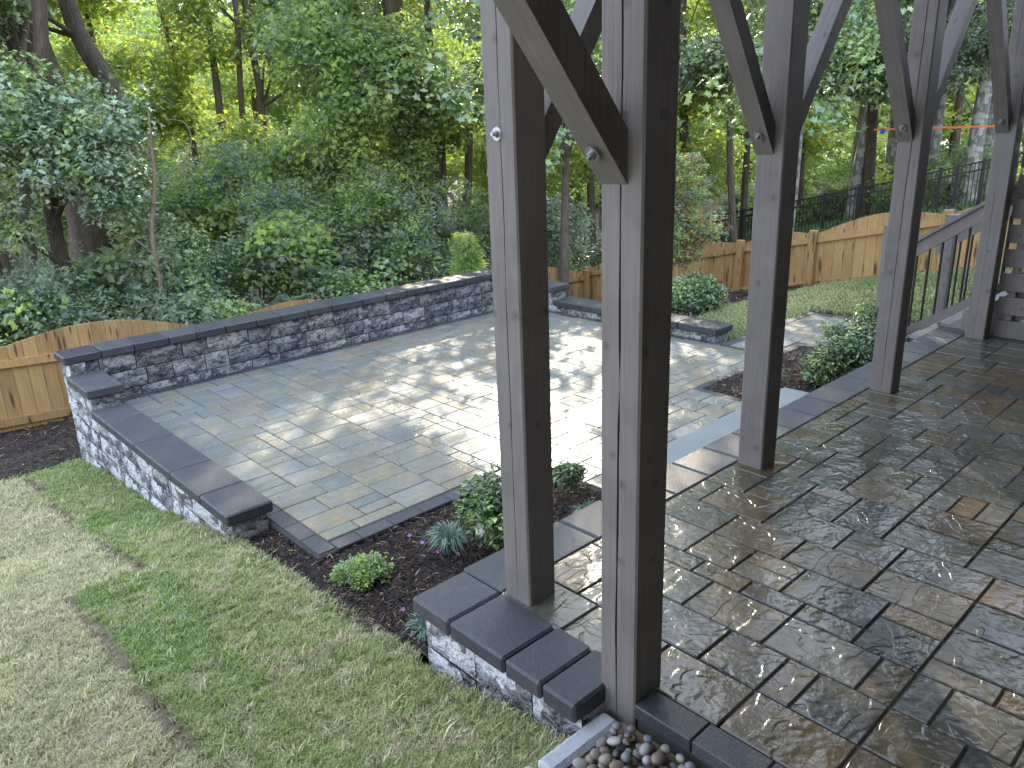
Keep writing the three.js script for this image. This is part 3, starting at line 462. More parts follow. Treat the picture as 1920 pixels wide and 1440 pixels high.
// ------------------------------------------------------------------ slat screen, stairs and railing
{ const s = thing('slat_screen', 'grey brown horizontal slat screen closing the side of the stairs', 'screen', [6.86, 0, 0]);
  for (let k = 0; k < 12; k++) part('slat', cbox(0.022, 0.14, 2.7, 0.003, [k * 0.7, 0]), stainM, s, [0, 0.066 + k * 0.1862, -0.43]);
  for (const z of [-1.70, -0.6, 0.6]) part('support', cbox(0.05, 2.3, 0.05, 0.003), stainM, s, [0.038, 1.12, z]); }
{ const s = thing('stairs', 'timber stairs with black balusters climbing from the stone path to the deck', 'stairs', [0, 0, 0]);
  const nose = (k) => [-2.22 + 0.235 * k, 0.026 + 0.1725 * k];
  for (let k = -2; k <= 15; k++) { const [z, y] = nose(k); part('tread', cbox(1.04, 0.036, 0.262, 0.004, [k, 0]), stainM, s, [7.45, y - 0.018, z + 0.125]); part('riser', cbox(0.96, 0.13, 0.018, 0.003, [k, 0.5]), stainM, s, [7.45, y - 0.108, z + 0.03]); }
  for (const x of [6.945, 7.955]) part('stringer', prism([[-2.75, -0.46], [-2.45, -0.46], [1.55, 2.42], [1.55, 2.75], [1.36, 2.75]], 'x', x - 0.02, x + 0.02), stainM, s);
  for (const x of [6.935, 7.97]) {
    const rail = (a, b, w, name, off = 0) => part(name, prism([[-2.66, -0.187 + a], [0.9, 2.32 + a], [0.9, 2.32 + b], [-2.66, -0.187 + b]], 'x', x - w + off, x + w + off), stainM, s);
    rail(-0.085, 0, 0.022, 'bottom_rail'); rail(0.61, 0.735, 0.02, 'top_rail'); rail(0.7355, 0.765, 0.062, 'hand_rail', 0.02);
    for (let k = 0; k < 36; k++) { const z = -2.548 + k * 0.0935, y = -0.187 + (z + 2.66) * 0.7043; part('baluster', new THREE.CylinderGeometry(0.0095, 0.0095, 0.64, 10), blackM, s, [x, y + 0.31, z]); }
    part('newel_post', cbox(0.095, 1.3, 0.095, 0.005), stainM, s, [x + 0.02, 0.16, x < 7 ? -2.70 : -2.56]);
  }
  part('support_post', cbox(0.13, 0.62, 0.09, 0.004), stainM, s, [6.96, -0.15, -1.99]); }

// ------------------------------------------------------------------ kerb and pebbles by the corner post
{ const m = std({ color: rgb(0.42, 0.43, 0.43), map: scaled(tex(256, 256, (u, v) => { const k = 0.72 + 0.5 * fbm(u, v, 20, 20, 4, 141); return [k, k, k]; }), 3), bumpMap: scaled(charH, 3), bumpScale: 0.003, roughness: 0.8 });
  const k = thing('stone_kerb', 'pale grey rough kerb stones between pebbles and grass by the corner post', 'kerb', [0, -0.09, -1.292]);
  for (const [x0, x1] of [[1.24, 1.55], [0.86, 1.23], [0.5, 0.85]]) { const g = cbox(x1 - x0, 0.12, 0.075, 0.016, [x0, 0]), p = g.attributes.position; const r = rngOf(Math.round(x0 * 100)); part('kerb_stone', g, m, k, [(x0 + x1) / 2, -0.045, rr(-0.006, 0.006, r)], [0.03, rr(-0.03, 0.03, r), 0]); } }
{ const bed = new THREE.Group(); struct('pebble_bed', bed);
  part('gravel_base', sheet(0.4, 1.57, -1.26, 0.3, 0.1, () => -0.10), std({ color: rgb(2.2, 2.1, 1.9), roughness: 1, map: scaled(soilT, 3) }), bed);
  const r = rngOf(61), geos = []; for (let v = 0; v < 7; v++) { const g = new THREE.IcosahedronGeometry(1, 2), p = g.attributes.position, a = [r() * 6, r() * 6, r() * 6]; for (let i = 0; i < p.count; i++) { const x = p.getX(i), y = p.getY(i), z = p.getZ(i), k = 1 + 0.10 * Math.sin(2.1 * x + a[0]) + 0.08 * Math.sin(2.4 * y + a[1]) + 0.10 * Math.sin(1.9 * z + a[2]); p.setXYZ(i, x * k, y * k, z * k); } const s = mergeVerts(g); geos.push(s); }
  const cols = [[0.20, 0.175, 0.145], [0.27, 0.245, 0.21], [0.13, 0.12, 0.11], [0.25, 0.20, 0.15], [0.20, 0.145, 0.105], [0.34, 0.32, 0.29], [0.16, 0.165, 0.17]];
  const ms = cols.map((c) => std({ color: rgb(...c), map: scaled(tex(128, 128, (u, v) => { const k = 0.75 + 0.5 * fbm(u, v, 6, 6, 4, Math.round(c[0] * 999)); return [k, k, k]; }), 2, 2), roughness: 0.55 }));
  const put = []; let tries = 0;
  while (put.length < 290 && tries++ < 60000) {
    const lay = put.length > 185 || tries > 20000 ? 1 : 0, x = rr(1.06, 1.556, r), z = rr(-1.24, -0.72, r), s = rr(0.011, 0.021, r); if (x > 1.55 - s) continue;
    if (put.some((q) => Math.hypot(q[0] - x, q[1] - z) < (q[2] + s) * (lay ? 0.92 : 0.98) && q[3] === lay)) continue; if (Math.abs(x - 1.637) < 0.08 + s && z < -1.21 + s) continue; put.push([x, z, s, lay]);
    part('pebble', geos[Math.floor(r() * 7)], ms[Math.floor(r() * 7)], bed, [x, -0.088 + lay * 0.024 + s * 0.35, z], [rr(-0.4, 0.4, r), r() * 6.28, rr(-0.4, 0.4, r)]).scale.set(s * rr(1.0, 1.35, r), s * rr(0.62, 0.8, r), s * rr(0.85, 1.1, r));
  }
  for (let k = 0; k < 26; k++) { const s = rr(0.018, 0.032, r); part('pebble', geos[k % 7], ms[(k * 3) % 7], bed, [6.93 + rr(-0.02, 0.06, r), s * 0.5, -1.7 + k * 0.045], [0, r() * 6, 0]).scale.set(s, s * 0.7, s * 0.9); }
}
function mergeVerts(g) { g.deleteAttribute('normal'); const p = g.attributes.position, map = new Map(), idx = [], np = [], nu = [], uv = g.attributes.uv; for (let i = 0; i < p.count; i++) { const k = [p.getX(i), p.getY(i), p.getZ(i)].map((q) => q.toFixed(4)).join(); if (!map.has(k)) { map.set(k, np.length / 3); np.push(p.getX(i), p.getY(i), p.getZ(i)); nu.push(uv.getX(i), uv.getY(i)); } idx.push(map.get(k)); } const o = new THREE.BufferGeometry(); o.setAttribute('position', new THREE.Float32BufferAttribute(np, 3)); o.setAttribute('uv', new THREE.Float32BufferAttribute(nu, 2)); o.setIndex(idx); o.computeVertexNormals(); return o; }

// ------------------------------------------------------------------ board fences with crowned panels
function boardFence(label, panels, place) {   // panels: [from, to] along the fence; place(t) -> ground level post-top height; local axes: x along, y up, z towards the yard
  const f = thing('board_fence', label, 'fence', place.origin); f.rotation.y = place.turn; const r = rngOf(place.seed), bw = 0.137;
  for (const [a, b] of panels) {
    const n = Math.round((b - a) / bw), w = (b - a) / n, ya = place.top(a), yb = place.top(b), tilt = Math.atan2(yb - ya, b - a), arch = (place.arch ?? 0.085) * (b - a);
    for (let i = 0; i < n; i++) {
      const t = (i + 0.5) / n, x = a + (i + 0.5) * w, base = mix(ya, yb, t) - 0.86 + rr(-0.01, 0.01, r), hT = (u) => mix(ya, yb, u) - 0.05 + arch * Math.pow(Math.sin(Math.PI * clamp(u)), 1.15), y0 = hT(i / n + 0.001), y1 = hT((i + 1) / n - 0.001), g = w / 2 - 0.002;
      const P = [[-g, base - x * 0], [g, base], [g, y1], [-g, y0]].map(([px, py]) => [px, py]);
      const geo = prism(P, 'z', -0.016, 0, [r() * 3, r() * 3]); part('board', geo, pines[Math.floor(r() * 4)], f, [x, 0, rr(-0.002, 0.002, r)]);
    }
    for (const [up, h] of [[-0.17, 0.085], [-0.80, 0.085]]) part('rail', prism([[a, ya + up], [b, yb + up], [b, yb + up + h], [a, ya + up + h]], 'z', 0.002, 0.036, [r() * 3, r()]), pines[Math.floor(r() * 4)], f);
  }
  const ends = [...new Set(panels.flat())]; for (const t of ends) part('fence_post', cbox(0.095, 1.0, 0.095, 0.005, [t, 0]), pines[1 + Math.floor(r() * 2)], f, [t, place.top(t) - 0.49, 0.05]);
}
boardFence('tan pine board fence with crowned panels behind the long block wall', [[-3.8, -1.4], [-1.4, 0.95], [0.95, 3.56], [3.56, 5.82], [5.82, 8.08], [8.08, 10.34]], { origin: [0, 0, -9.3], turn: 0, seed: 11, arch: 0.095, top: (x) => -0.30 - 0.06 * (x - 1.4) + 0.09 * smooth(5, 11, x) });
const sideTop = [[-9.4, -0.72], [-7.8, -0.37], [-6.23, 0.0], [-5.1, 0.22], [-3.4, 0.58], [-1.1, 1.0], [1.2, 1.35]];
boardFence('tan pine board fence climbing the slope beside the far lawn', [[-9.36, -7.8], [-7.8, -6.23], [-6.23, -5.1], [-5.1, -3.4], [-3.4, -1.1], [-1.1, 1.2]].map(([a, b]) => [-b, -a]), { origin: [10.5, 0, 0], turn: 0, seed: 12, top: (t) => interp(-t, sideTop) });
scene.children[scene.children.length - 1].rotation.y = Math.PI / 2; scene.children[scene.children.length - 1].scale.set(1, 1, -1);

// black metal fence on the slope beyond
{ const f = thing('metal_fence', 'black metal picket fence on the grassy slope beyond the board fence', 'fence', [15.2, 0, 0]);
  const top = [[-14, -1.25], [-10.14, -0.356], [-9.01, -0.10], [-7.885, 0.11], [-7.25, 0.27], [-6.58, 0.44], [-6, 0.55], [-5.17, 0.768], [-4.43, 0.95], [-2, 1.5]], zs = [-14, -12.1, -10.9, -9.05, -7.25, -6.58, -5.95, -5.17, -4.9, -4.5, -3.2, -2];
  for (let i = 0; i < zs.length; i++) part('fence_post', cbox(0.055, 1.06, 0.055, 0.004), blackM, f, [0, interp(zs[i], top) - 0.49, zs[i]]);
  for (let i = 0; i + 1 < zs.length; i++) { const a = zs[i], b = zs[i + 1], ya = interp(a, top), yb = interp(b, top), gs = [];
    for (const up of [0, -0.13, -0.82]) part('rail', prism([[a, ya + up - 0.03], [b, yb + up - 0.03], [b, yb + up], [a, ya + up]], 'x', -0.014, 0.014), blackM, f);
    const n = Math.round((b - a) / 0.072); for (let k = 1; k < n; k++) { const z = mix(a, b, k / n), y = mix(ya, yb, k / n); gs.push(new THREE.BoxGeometry(0.014, 0.93, 0.014).translate(0, y - 0.48, z)); }
    const o = part('pickets', mergeGeometries(gs), blackM, f); o.userData.kind = 'stuff'; } }
// grass on that slope
{ const r = rngOf(18), n = 9000, im = new THREE.InstancedMesh(tuftGeo(8, 0.16, 0.14, 0.008, 19), std({ color: 0xffffff, roughness: 0.9, side: THREE.DoubleSide }), n), M = new THREE.Matrix4(), q = new THREE.Quaternion(), e = new THREE.Euler(), c = new THREE.Color();
  for (let i = 0; i < n; i++) { const x = rr(10.9, 22, r), z = rr(-13, 0, r); e.set(0, r() * 6.28, 0); q.setFromEuler(e); const s = rr(0.7, 1.4, r), k = rr(0.7, 1.3, r); M.compose(new THREE.Vector3(x, landY(x, z), z), q, new THREE.Vector3(s, s, s)); im.setMatrixAt(i, M); im.setColorAt(i, c.setRGB(0.075 * k, 0.13 * k, 0.04 * k)); }
  im.name = 'slope_grass'; im.userData = { label: 'rough green grass on the slope around the black metal fence', category: 'grass', kind: 'stuff' }; scene.add(shadow(im)); }

// ------------------------------------------------------------------ foliage
function leafShape(kind) {   // flat list of triangles in the xz plane, tip towards +x, about 1 long
  if (kind === 'oval') return [[0, 0, 0], [0.5, 0.05, 0.24], [1, -0.06, 0], [0, 0, 0], [1, -0.06, 0], [0.5, 0.05, -0.24]];
  if (kind === 'blade') return [[0, 0, -0.045], [0.5, 0.12, 0.05], [1, 0.02, 0], [0, 0, -0.045], [0, 0, 0.045], [0.5, 0.12, 0.05]];
  const pts = [[0.02, -0.08], [-0.1, -0.42], [0.28, -0.26], [0.38, -0.5], [0.62, -0.2], [1, 0], [0.62, 0.2], [0.38, 0.5], [0.28, 0.26], [-0.1, 0.42], [0.02, 0.08]], t = [];   // five lobes
  for (let i = 0; i < pts.length; i++) { const a = pts[i], b = pts[(i + 1) % pts.length]; t.push([0.32, 0.06, 0], [b[0], -0.05 * Math.hypot(b[0] - 0.3, b[1]), b[1]], [a[0], -0.05 * Math.hypot(a[0] - 0.3, a[1]), a[1]]); }
  return t;
}
function clumpGeo(kind, n, leaf, R, seed, droop = 0.35) {   // n leaves of length leaf scattered in a ball of radius R
  const r = rngOf(seed), shape = leafShape(kind).map((p) => new THREE.Vector3(...p)), pos = [], m = new THREE.Matrix4(), q = new THREE.Quaternion(), e = new THREE.Euler();
  for (let i = 0; i < n; i++) {
    const a = r() * 6.283, b = Math.acos(2 * r() - 1), d = R * Math.cbrt(r()), c = new THREE.Vector3(Math.sin(b) * Math.cos(a), Math.cos(b) * 0.75, Math.sin(b) * Math.sin(a)).multiplyScalar(d);
    e.set(rr(-0.9, 0.9, r), a + rr(-0.9, 0.9, r), -droop + rr(-0.7, 0.7, r), 'YXZ'); e.y = -a + rr(-1, 1, r); q.setFromEuler(e); const s = leaf * rr(0.65, 1.25, r); m.compose(c, q, new THREE.Vector3(s, s, s));
    for (const v of shape) { const w = v.clone().applyMatrix4(m); pos.push(w.x, w.y, w.z); }
  }
  const g = new THREE.BufferGeometry(); g.setAttribute('position', new THREE.Float32BufferAttribute(pos, 3)); g.computeVertexNormals(); return g;
}
const clumps = {
  maple: [clumpGeo('maple', 22, 0.09, 0.26, 1), clumpGeo('maple', 22, 0.09, 0.26, 2), clumpGeo('oval', 26, 0.09, 0.26, 13)], fine: [clumpGeo('oval', 24, 0.085, 0.24, 3), clumpGeo('oval', 24, 0.085, 0.24, 4)],
  far: [clumpGeo('oval', 34, 0.12, 0.42, 5), clumpGeo('maple', 26, 0.12, 0.42, 6)], ivy: [clumpGeo('maple', 19, 0.058, 0.17, 7), clumpGeo('oval', 22, 0.06, 0.17, 8)],
  spruce: [clumpGeo('blade', 60, 0.09, 0.10, 9)], azalea: [clumpGeo('oval', 26, 0.036, 0.055, 10, 0.1), clumpGeo('oval', 26, 0.036, 0.055, 11, 0.1)], moss: [clumpGeo('oval', 30, 0.018, 0.03, 12, -0.5)],
};
const leafM = new THREE.MeshPhysicalMaterial({ color: 0xffffff, roughness: 0.96, transmission: 0.6, thickness: 0, side: THREE.DoubleSide });
const glossLeafM = std({ color: 0xffffff, roughness: 0.42, side: THREE.DoubleSide });
const TONE = { cool: [0.225, 0.305, 0.165], mid: [0.24, 0.335, 0.10], lime: [0.33, 0.45, 0.07], gold: [0.45, 0.50, 0.07], deep: [0.085, 0.135, 0.055], blue: [0.25, 0.31, 0.215] };
const frontLeafM = std({ color: 0xffffff, roughness: 0.4, side: THREE.DoubleSide });
function foliage(name, parent, blobs, kind, tones, seed, mat = leafM, sizeK = 1) {   // blobs: [x,y,z, rx,ry,rz, n]
  const more = kind === 'maple' || kind === 'ivy' ? 1.35 : 1;
  const r = rngOf(seed), set = clumps[kind], lists = set.map(() => []);
  for (const [x, y, z, rx, ry, rz, n] of blobs) for (let i = 0; i < n * more; i++) {
    const a = r() * 6.283, b = Math.acos(2 * r() - 1), d = Math.pow(r(), 0.42) * (0.86 + 0.34 * r()), px = x + rx * d * Math.sin(b) * Math.cos(a), py = y + ry * d * Math.cos(b), pz = z + rz * d * Math.sin(b) * Math.sin(a);
    lists[Math.floor(r() * set.length)].push([px, py, pz]);
  }
  const M = new THREE.Matrix4(), q = new THREE.Quaternion(), e = new THREE.Euler(), c = new THREE.Color();
  lists.forEach((L, v) => {
    if (!L.length) return; const im = new THREE.InstancedMesh(set[v], mat, L.length);
    L.forEach((p, i) => { e.set(rr(-0.4, 0.4, r), r() * 6.283, rr(-0.4, 0.4, r)); q.setFromEuler(e); const s = rr(0.7, 1.3, r) * sizeK; M.compose(new THREE.Vector3(...p), q, new THREE.Vector3(s, s, s)); im.setMatrixAt(i, M); const t = tones[Math.floor(r() * tones.length)], k = rr(0.75, 1.3, r), u = rr(-0.1, 0.1, r); im.setColorAt(i, c.setRGB(TONE[t][0] * k * (1 + u), TONE[t][1] * k, TONE[t][2] * k * (1 - u))); });
    im.name = name; im.userData.kind = 'stuff'; parent.add(shadow(im));
  });
}
const barkM = std({ map: scaled(barkT, 1.6), bumpMap: scaled(barkH, 1.6), bumpScale: 0.02, roughness: 0.95 });
const paleM = std({ map: scaled(paleT, 1.2), bumpMap: scaled(barkH, 1.6), bumpScale: 0.006, roughness: 0.9 });
const greyM = std({ color: rgb(0.75, 0.72, 0.68), map: scaled(barkT, 2.2), bumpMap: scaled(barkH, 2.2), bumpScale: 0.012, roughness: 0.95 });
function tree(name, label, group, trunk, radii, blobs, kind, tones, seed, opt = {}) {
  const t = thing(name, label, 'tree', trunk[0], group), o = trunk[0], loc = (p) => [p[0] - o[0], p[1] - o[1], p[2] - o[2]], r = rngOf(seed * 31 + 7);
  const gs = [tube(trunk.map(loc), radii, 11, opt.wob ?? 0.06, seed)];
  part('trunk', gs[0], opt.bark || barkM, t);
  for (const b of blobs.slice(0, opt.limbs ?? 8)) {
    let k = trunk.length - 1; while (k > 1 && trunk[k][1] > b[1] - 0.25) k--; const a = trunk[k], f = mix(0.55, 0.8, r()); if (Math.hypot(b[0] - a[0], b[1] - a[1], b[2] - a[2]) < 0.3) continue;
    const e = [mix(a[0], b[0], f), mix(a[1], b[1], f) + 0.1, mix(a[2], b[2], f)], m = [mix(a[0], e[0], 0.5) + rr(-0.15, 0.15, r), mix(a[1], e[1], 0.45) + rr(0, 0.2, r), mix(a[2], e[2], 0.5) + rr(-0.15, 0.15, r)], ra = Math.min(0.05, radii[radii.length - 1] * 0.7);
    part('limb', tube([loc(a), loc(m), loc(e)], [ra, ra * 0.6, 0.008], 6, 0.05, seed + k), opt.bark || barkM, t);
  }
  if (blobs.length) foliage('crown', t, blobs.map((b) => [...loc(b), ...b.slice(3)]), kind, tones, seed, opt.leaf || leafM, opt.size || 1);
  return t;
}
const FW = [0.6733, -0.7394], RT = [0.7394, 0.6733];   // level directions ahead of the photographer and to the right, used only to spread the wood over its ground
const spot = (D, s) => [D * FW[0] + s * RT[0], D * FW[1] + s * RT[1]];
// height the wood may reach on a line of trees so that the low sun still falls on the middle of the patio
const sunCap = (x, z) => { const lateral = x * 0.7136 + z * 0.7005, along = x * 0.7005 - z * 0.7136; return lateral > -1.6 && lateral < 2.2 ? -0.5 + (along - 7.6) * 0.516 : 99; };
function blobsAt(x, z, y0, y1, R, n, per, seed) { const r = rngOf(seed), out = []; for (let i = 0; i < n; i++) { const a = r() * 6.28, d = R * Math.sqrt(r()), y = mix(y0, y1, (i + r()) / n), bx = x + Math.cos(a) * d, bz = z + Math.sin(a) * d, s = rr(0.45, 0.85, r); const cap = sunCap(bx, bz) - 0.5; if (y > cap) continue; out.push([bx, y, bz, s, s * 0.62, s, Math.round(per * s * s * 2)]); } return out; }

// trunks that stand out
tree('vine_tree', 'slim pale tree hung with vines at the end of the back fence', 'trees of the wood', [[2.61, -1.5, -11.71], [2.58, 0.2, -11.72], [2.58, 0.74, -11.72], [2.63, 1.35, -11.71], [2.64, 1.95, -11.71], [2.81, 2.64, -11.67], [2.93, 3.44, -11.64], [3.0, 6, -11.6]], [0.12, 0.1, 0.095, 0.09, 0.085, 0.08], [[2.2, 2.2, -11.3, 0.8, 0.55, 0.7, 95], [3.1, 1.9, -11.2, 0.75, 0.6, 0.6, 95], [2.7, 1.5, -11.1, 0.8, 0.5, 0.6, 95], [1.9, 1.7, -11.6, 0.7, 0.5, 0.7, 80], [3.3, 1.2, -11.2, 0.5, 0.5, 0.5, 80], [1.6, 0.9, -11.4, 0.8, 0.5, 0.6, 90], [2.5, 4.6, -11.7, 1.3, 0.8, 1.2, 90], [3.4, 5.6, -11.9, 1.3, 0.8, 1.2, 90], [1.5, 3.4, -11.9, 0.9, 0.5, 0.8, 110]], 'ivy', ['blue', 'cool', 'cool', 'mid'], 201, { bark: greyM, size: 1.25, leaf: frontLeafM });
tree('forked_tree', 'thin dark tree rising beside the vine-hung tree', 'trees of the wood', [[2.35, -1.6, -12.8], [2.42, 0.09, -12.77], [2.58, 1.56, -12.74], [2.83, 2.86, -12.69], [3.03, 3.58, -12.64], [3.3, 6.2, -12.6]], [0.085, 0.075, 0.06, 0.05], blobsAt(2.9, -12.9, 3.0, 6.5, 1.3, 6, 90, 31), 'maple', ['cool', 'mid'], 202, { bark: barkM, leaf: frontLeafM });
tree('broad_trunk_tree', 'broad grey leaning trunk with flared base deep in the bushes', 'trees of the wood', [[3.52, -1.7, -13.56], [3.5, -0.1, -13.56], [3.5, 0.54, -13.56], [3.46, 1.11, -13.57], [3.36, 1.9, -13.58], [3.1, 3.6, -13.6], [2.8, 6.5, -13.6]], [0.5, 0.40, 0.34, 0.30, 0.27, 0.24], blobsAt(2.9, -13.9, 3.2, 7.5, 1.9, 9, 90, 32), 'maple', ['cool', 'mid', 'lime'], 203, { bark: greyM, wob: 0.1, leaf: frontLeafM });
tree('leaning_tree', 'brown trunk leaning left behind the vine-hung tree', 'trees of the wood', [[4.75, -2, -15.3], [4.78, -0.29, -15.27], [4.83, 0.69, -15.25], [4.84, 1.99, -15.25], [4.69, 2.7, -15.3], [4.39, 3.46, -15.38], [4.25, 4.4, -15.4], [4.0, 7, -15.6]], [0.2, 0.19, 0.18, 0.165, 0.15, 0.13], blobsAt(4.2, -15.7, 3.4, 8, 2, 9, 90, 33), 'maple', ['lime', 'mid', 'gold'], 204);
{ const t = thing('dead_snag', 'bare pale dead stem with a curling twig standing before the bushes', 'tree', [3.46, -1.35, -10.76]), loc = (p) => [p[0] - 3.46, p[1] + 1.35, p[2] + 10.76], m = std({ color: rgb(1.5, 1.45, 1.4), map: scaled(barkT, 3), roughness: 0.9 });
  part('trunk', tube([[3.46, -1.35, -10.76], [3.47, 0.04, -10.75], [3.48, 0.57, -10.75], [3.61, 1.21, -10.71], [3.65, 1.7, -10.69], [3.68, 2.11, -10.68]].map(loc), [0.036, 0.033, 0.03, 0.022, 0.012], 8, 0.08, 5), m, t);
  part('twig', tube([[3.60, 1.15, -10.71], [3.75, 1.32, -10.6], [3.98, 1.52, -10.45], [4.06, 1.8, -10.4], [4.0, 1.95, -10.42], [3.8, 2.0, -10.5]].map(loc), [0.011, 0.01, 0.008, 0.005], 6, 0, 6), m, t); part('twig', tube([[3.47, 0.3, -10.75], [3.3, 0.5, -10.8], [3.1, 0.62, -10.8], [2.8, 0.9, -10.9]].map(loc), [0.013, 0.01, 0.006], 6, 0, 7), m, t); }
tree('slim_tree', 'slim dark trunk in the sunlit depth of the wood', 'trees of the wood', [[7.8, -2, -16.3], [7.81, 1.29, -16.22], [7.9, 2.36, -16.17], [7.86, 3.7, -16.19], [7.81, 6, -16.22]], [0.09, 0.08, 0.07, 0.06], blobsAt(7.7, -16.6, 2.2, 7, 1.9, 9, 80, 34), 'maple', ['lime', 'gold', 'mid'], 205);
tree('ivy_tree', 'stout trunk wrapped in climbing ivy behind the long block wall', 'trees of the wood', [[8.62, -1.9, -11.66], [8.6, -0.37, -11.67], [8.55, 0.12, -11.71], [8.49, 0.98, -11.76], [8.43, 1.9, -11.8], [8.38, 2.86, -11.83], [8.37, 3.86, -11.84], [8.3, 6, -11.9]], [0.26, 0.215, 0.2, 0.185, 0.175, 0.16], [[8.42, 1.75, -11.7, 0.34, 0.9, 0.34, 110], [8.5, 0.9, -11.6, 0.3, 0.4, 0.26, 46], [8.3, 2.9, -11.6, 0.4, 0.6, 0.4, 90], [7.5, 2.3, -11.5, 0.9, 0.55, 0.7, 90], [7.9, 3.0, -11.4, 1.0, 0.5, 0.8, 100], [6.9, 3.2, -11.9, 1.0, 0.6, 0.9, 100], [7.0, 1.7, -11.9, 0.7, 0.5, 0.6, 55], [8.9, 2.2, -11.3, 0.5, 0.45, 0.5, 70], [7.3, 4.4, -12.1, 1.2, 0.7, 1.1, 70]], 'maple', ['mid', 'lime', 'lime', 'cool', 'lime'], 206, { wob: 0.09, limbs: 9, size: 0.95 });
tree('brown_trunk_tree', 'straight brown trunk just right of the ivy-wrapped trunk', 'trees of the wood', [[9.78, -2, -12.7], [9.79, -0.28, -12.66], [9.8, 0.89, -12.65], [9.82, 1.9, -12.63], [9.87, 3.2, -12.59]], [0.13, 0.12, 0.11, 0.1], [[9.6, 2.6, -12.5, 0.5, 0.5, 0.5, 60], [9.9, 1.9, -12.4, 0.3, 0.4, 0.3, 30]], 'maple', ['mid', 'lime'], 207);
tree('dark_trunk_tree', 'dark short trunk beside the first deck post', 'trees of the wood', [[10.75, -2, -13.2], [10.77, -0.19, -13.15], [10.87, 0.81, -13.07], [10.94, 2.2, -13.01], [11, 3, -13]], [0.1, 0.09, 0.08, 0.06], [[10.9, 2.4, -13, 0.6, 0.5, 0.6, 70]], 'maple', ['mid', 'lime'], 208);
const right = [
  ['slender grey trunk behind the metal fence, thinnest of the row', 16.35, -9.72, -1, 0.075, 0, greyM], ['pale slender trunk with smooth bark near the metal fence', 15.97, -8.3, -0.8, 0.07, 0.02, paleM], ['pale leaning trunk, left of a leaning pair by the metal fence', 19.2, -8.5, -0.5, 0.13, 0.25, paleM], ['grey leaning trunk, right of a leaning pair by the metal fence', 19.35, -8.15, -0.5, 0.14, -0.1, greyM],
  ['stout pale trunk beside the leaning pair of trunks', 20.45, -8.1, -0.3, 0.17, -0.02, paleM], ['slim white trunk left of the two stout pale trunks on the slope', 18.87, -6.63, 0, 0.12, 0.02, paleM], ['stout pale forked-looking trunk on the slope behind the metal fence', 18.16, -5.6, 0.2, 0.15, 0.05, paleM], ['stoutest pale trunk on the slope, beside the last deck post', 19.19, -5.63, 0.4, 0.19, 0.0, paleM]];
right.forEach(([label, x, z, y, r0, lean, bark], i) => tree('pale_tree', label, 'trees of the slope', [[x, y - 0.6, z], [x + lean * 0.25, y + 1, z + lean * 0.3], [x + lean * 0.6, y + 2.4, z + lean * 0.8], [x + lean, y + 4.5, z + lean * 1.2], [x + lean * 1.1, y + 7, z + lean]], [r0 * 1.15, r0, r0 * 0.9, r0 * 0.8, r0 * 0.55], blobsAt(x, z, 2.4, 7.5, 2.0, 12, 120, 300 + i), i % 2 ? 'maple' : 'fine', ['cool', 'mid', 'blue'], 220 + i, { bark, size: 1.05, leaf: i % 3 ? frontLeafM : leafM }));

// understorey along the back fence
const shrubKinds = [['cool', 'blue', 'cool'], ['mid', 'cool'], ['deep', 'cool', 'mid'], ['mid', 'lime', 'cool']];
function shrub(name, label, group, x, z, rx, top, kind, tones, seed, opt = {}) {
  const y = landY(x, z), h = top - y, t = thing(name, label, 'shrub', [x, y, z], group), r = rngOf(seed), bl = [];
  const n = opt.blobs ?? 6; for (let i = 0; i < n; i++) { const a = r() * 6.28, d = rx * 0.6 * Math.sqrt(r()), s = rx * rr(0.45, 0.7, r); bl.push([Math.cos(a) * d, h * rr(0.25, 0.85, r), Math.sin(a) * d, s, s * 0.75, s, Math.round((opt.per ?? 300) * s * s)]); }
  for (let i = 0; i < 4; i++) { const a = r() * 6.28; part('stem', tube([[0, 0, 0], [Math.cos(a) * rx * 0.3, h * 0.35, Math.sin(a) * rx * 0.3], [Math.cos(a) * rx * 0.6, h * 0.75, Math.sin(a) * rx * 0.6]], [opt.stem ?? 0.02, 0.012, 0.005], 6, 0, seed + i), opt.bark || barkM, t); }
  foliage('foliage', t, bl, kind, tones, seed, opt.mat || frontLeafM, opt.size || 1); return t;
}
{ const r = rngOf(402); let i = 0;
  for (let x = -1.6; x < 11.4; x += 0.86) { const z = -10.6 + rr(-0.2, 0.2, r); shrub('undergrowth_shrub', 'low leafy bush growing close behind the back board fence', 'bushes behind the back fence', x + rr(-0.2, 0.2, r), z, rr(0.62, 0.85, r), landY(x, z) + rr(0.8, 1.3, r), i % 3 ? 'ivy' : 'fine', shrubKinds[i % 4], 410 + i, { per: 210, mat: i % 2 ? frontLeafM : leafM }); i++; }
  for (let x = -1.2; x < 12.6; x += 1.15) { const z = -11.4 + rr(-0.35, 0.35, r); let top = landY(x, z) + rr(1.7, 2.5, r); shrub('tall_bush', 'tall leafy bush in the second row behind the back fence', 'tall bushes of the wood edge', x + rr(-0.25, 0.25, r), z, rr(0.8, 1.1, r), top, i % 2 ? 'ivy' : 'maple', shrubKinds[(i + 1) % 4], 460 + i, { per: 130, blobs: 7, mat: i % 3 ? leafM : frontLeafM }); i++; }
}
{ const r = rngOf(640); for (let k = 0; k < 11; k++) { const x = rr(18.5, 23, r), z = -12.5 + k * 0.85 + rr(-0.3, 0.3, r); shrub('slope_bush', 'leafy bush among the pale trunks behind the metal fence', 'bushes on the slope', x, z, rr(0.7, 1.1, r), landY(x, z) + rr(0.6, 1.2, r), 'ivy', [['mid', 'lime'], ['cool', 'mid'], ['lime', 'mid', 'cool']][k % 3], 650 + k, { per: 110, size: 1.4, mat: leafM }); } }
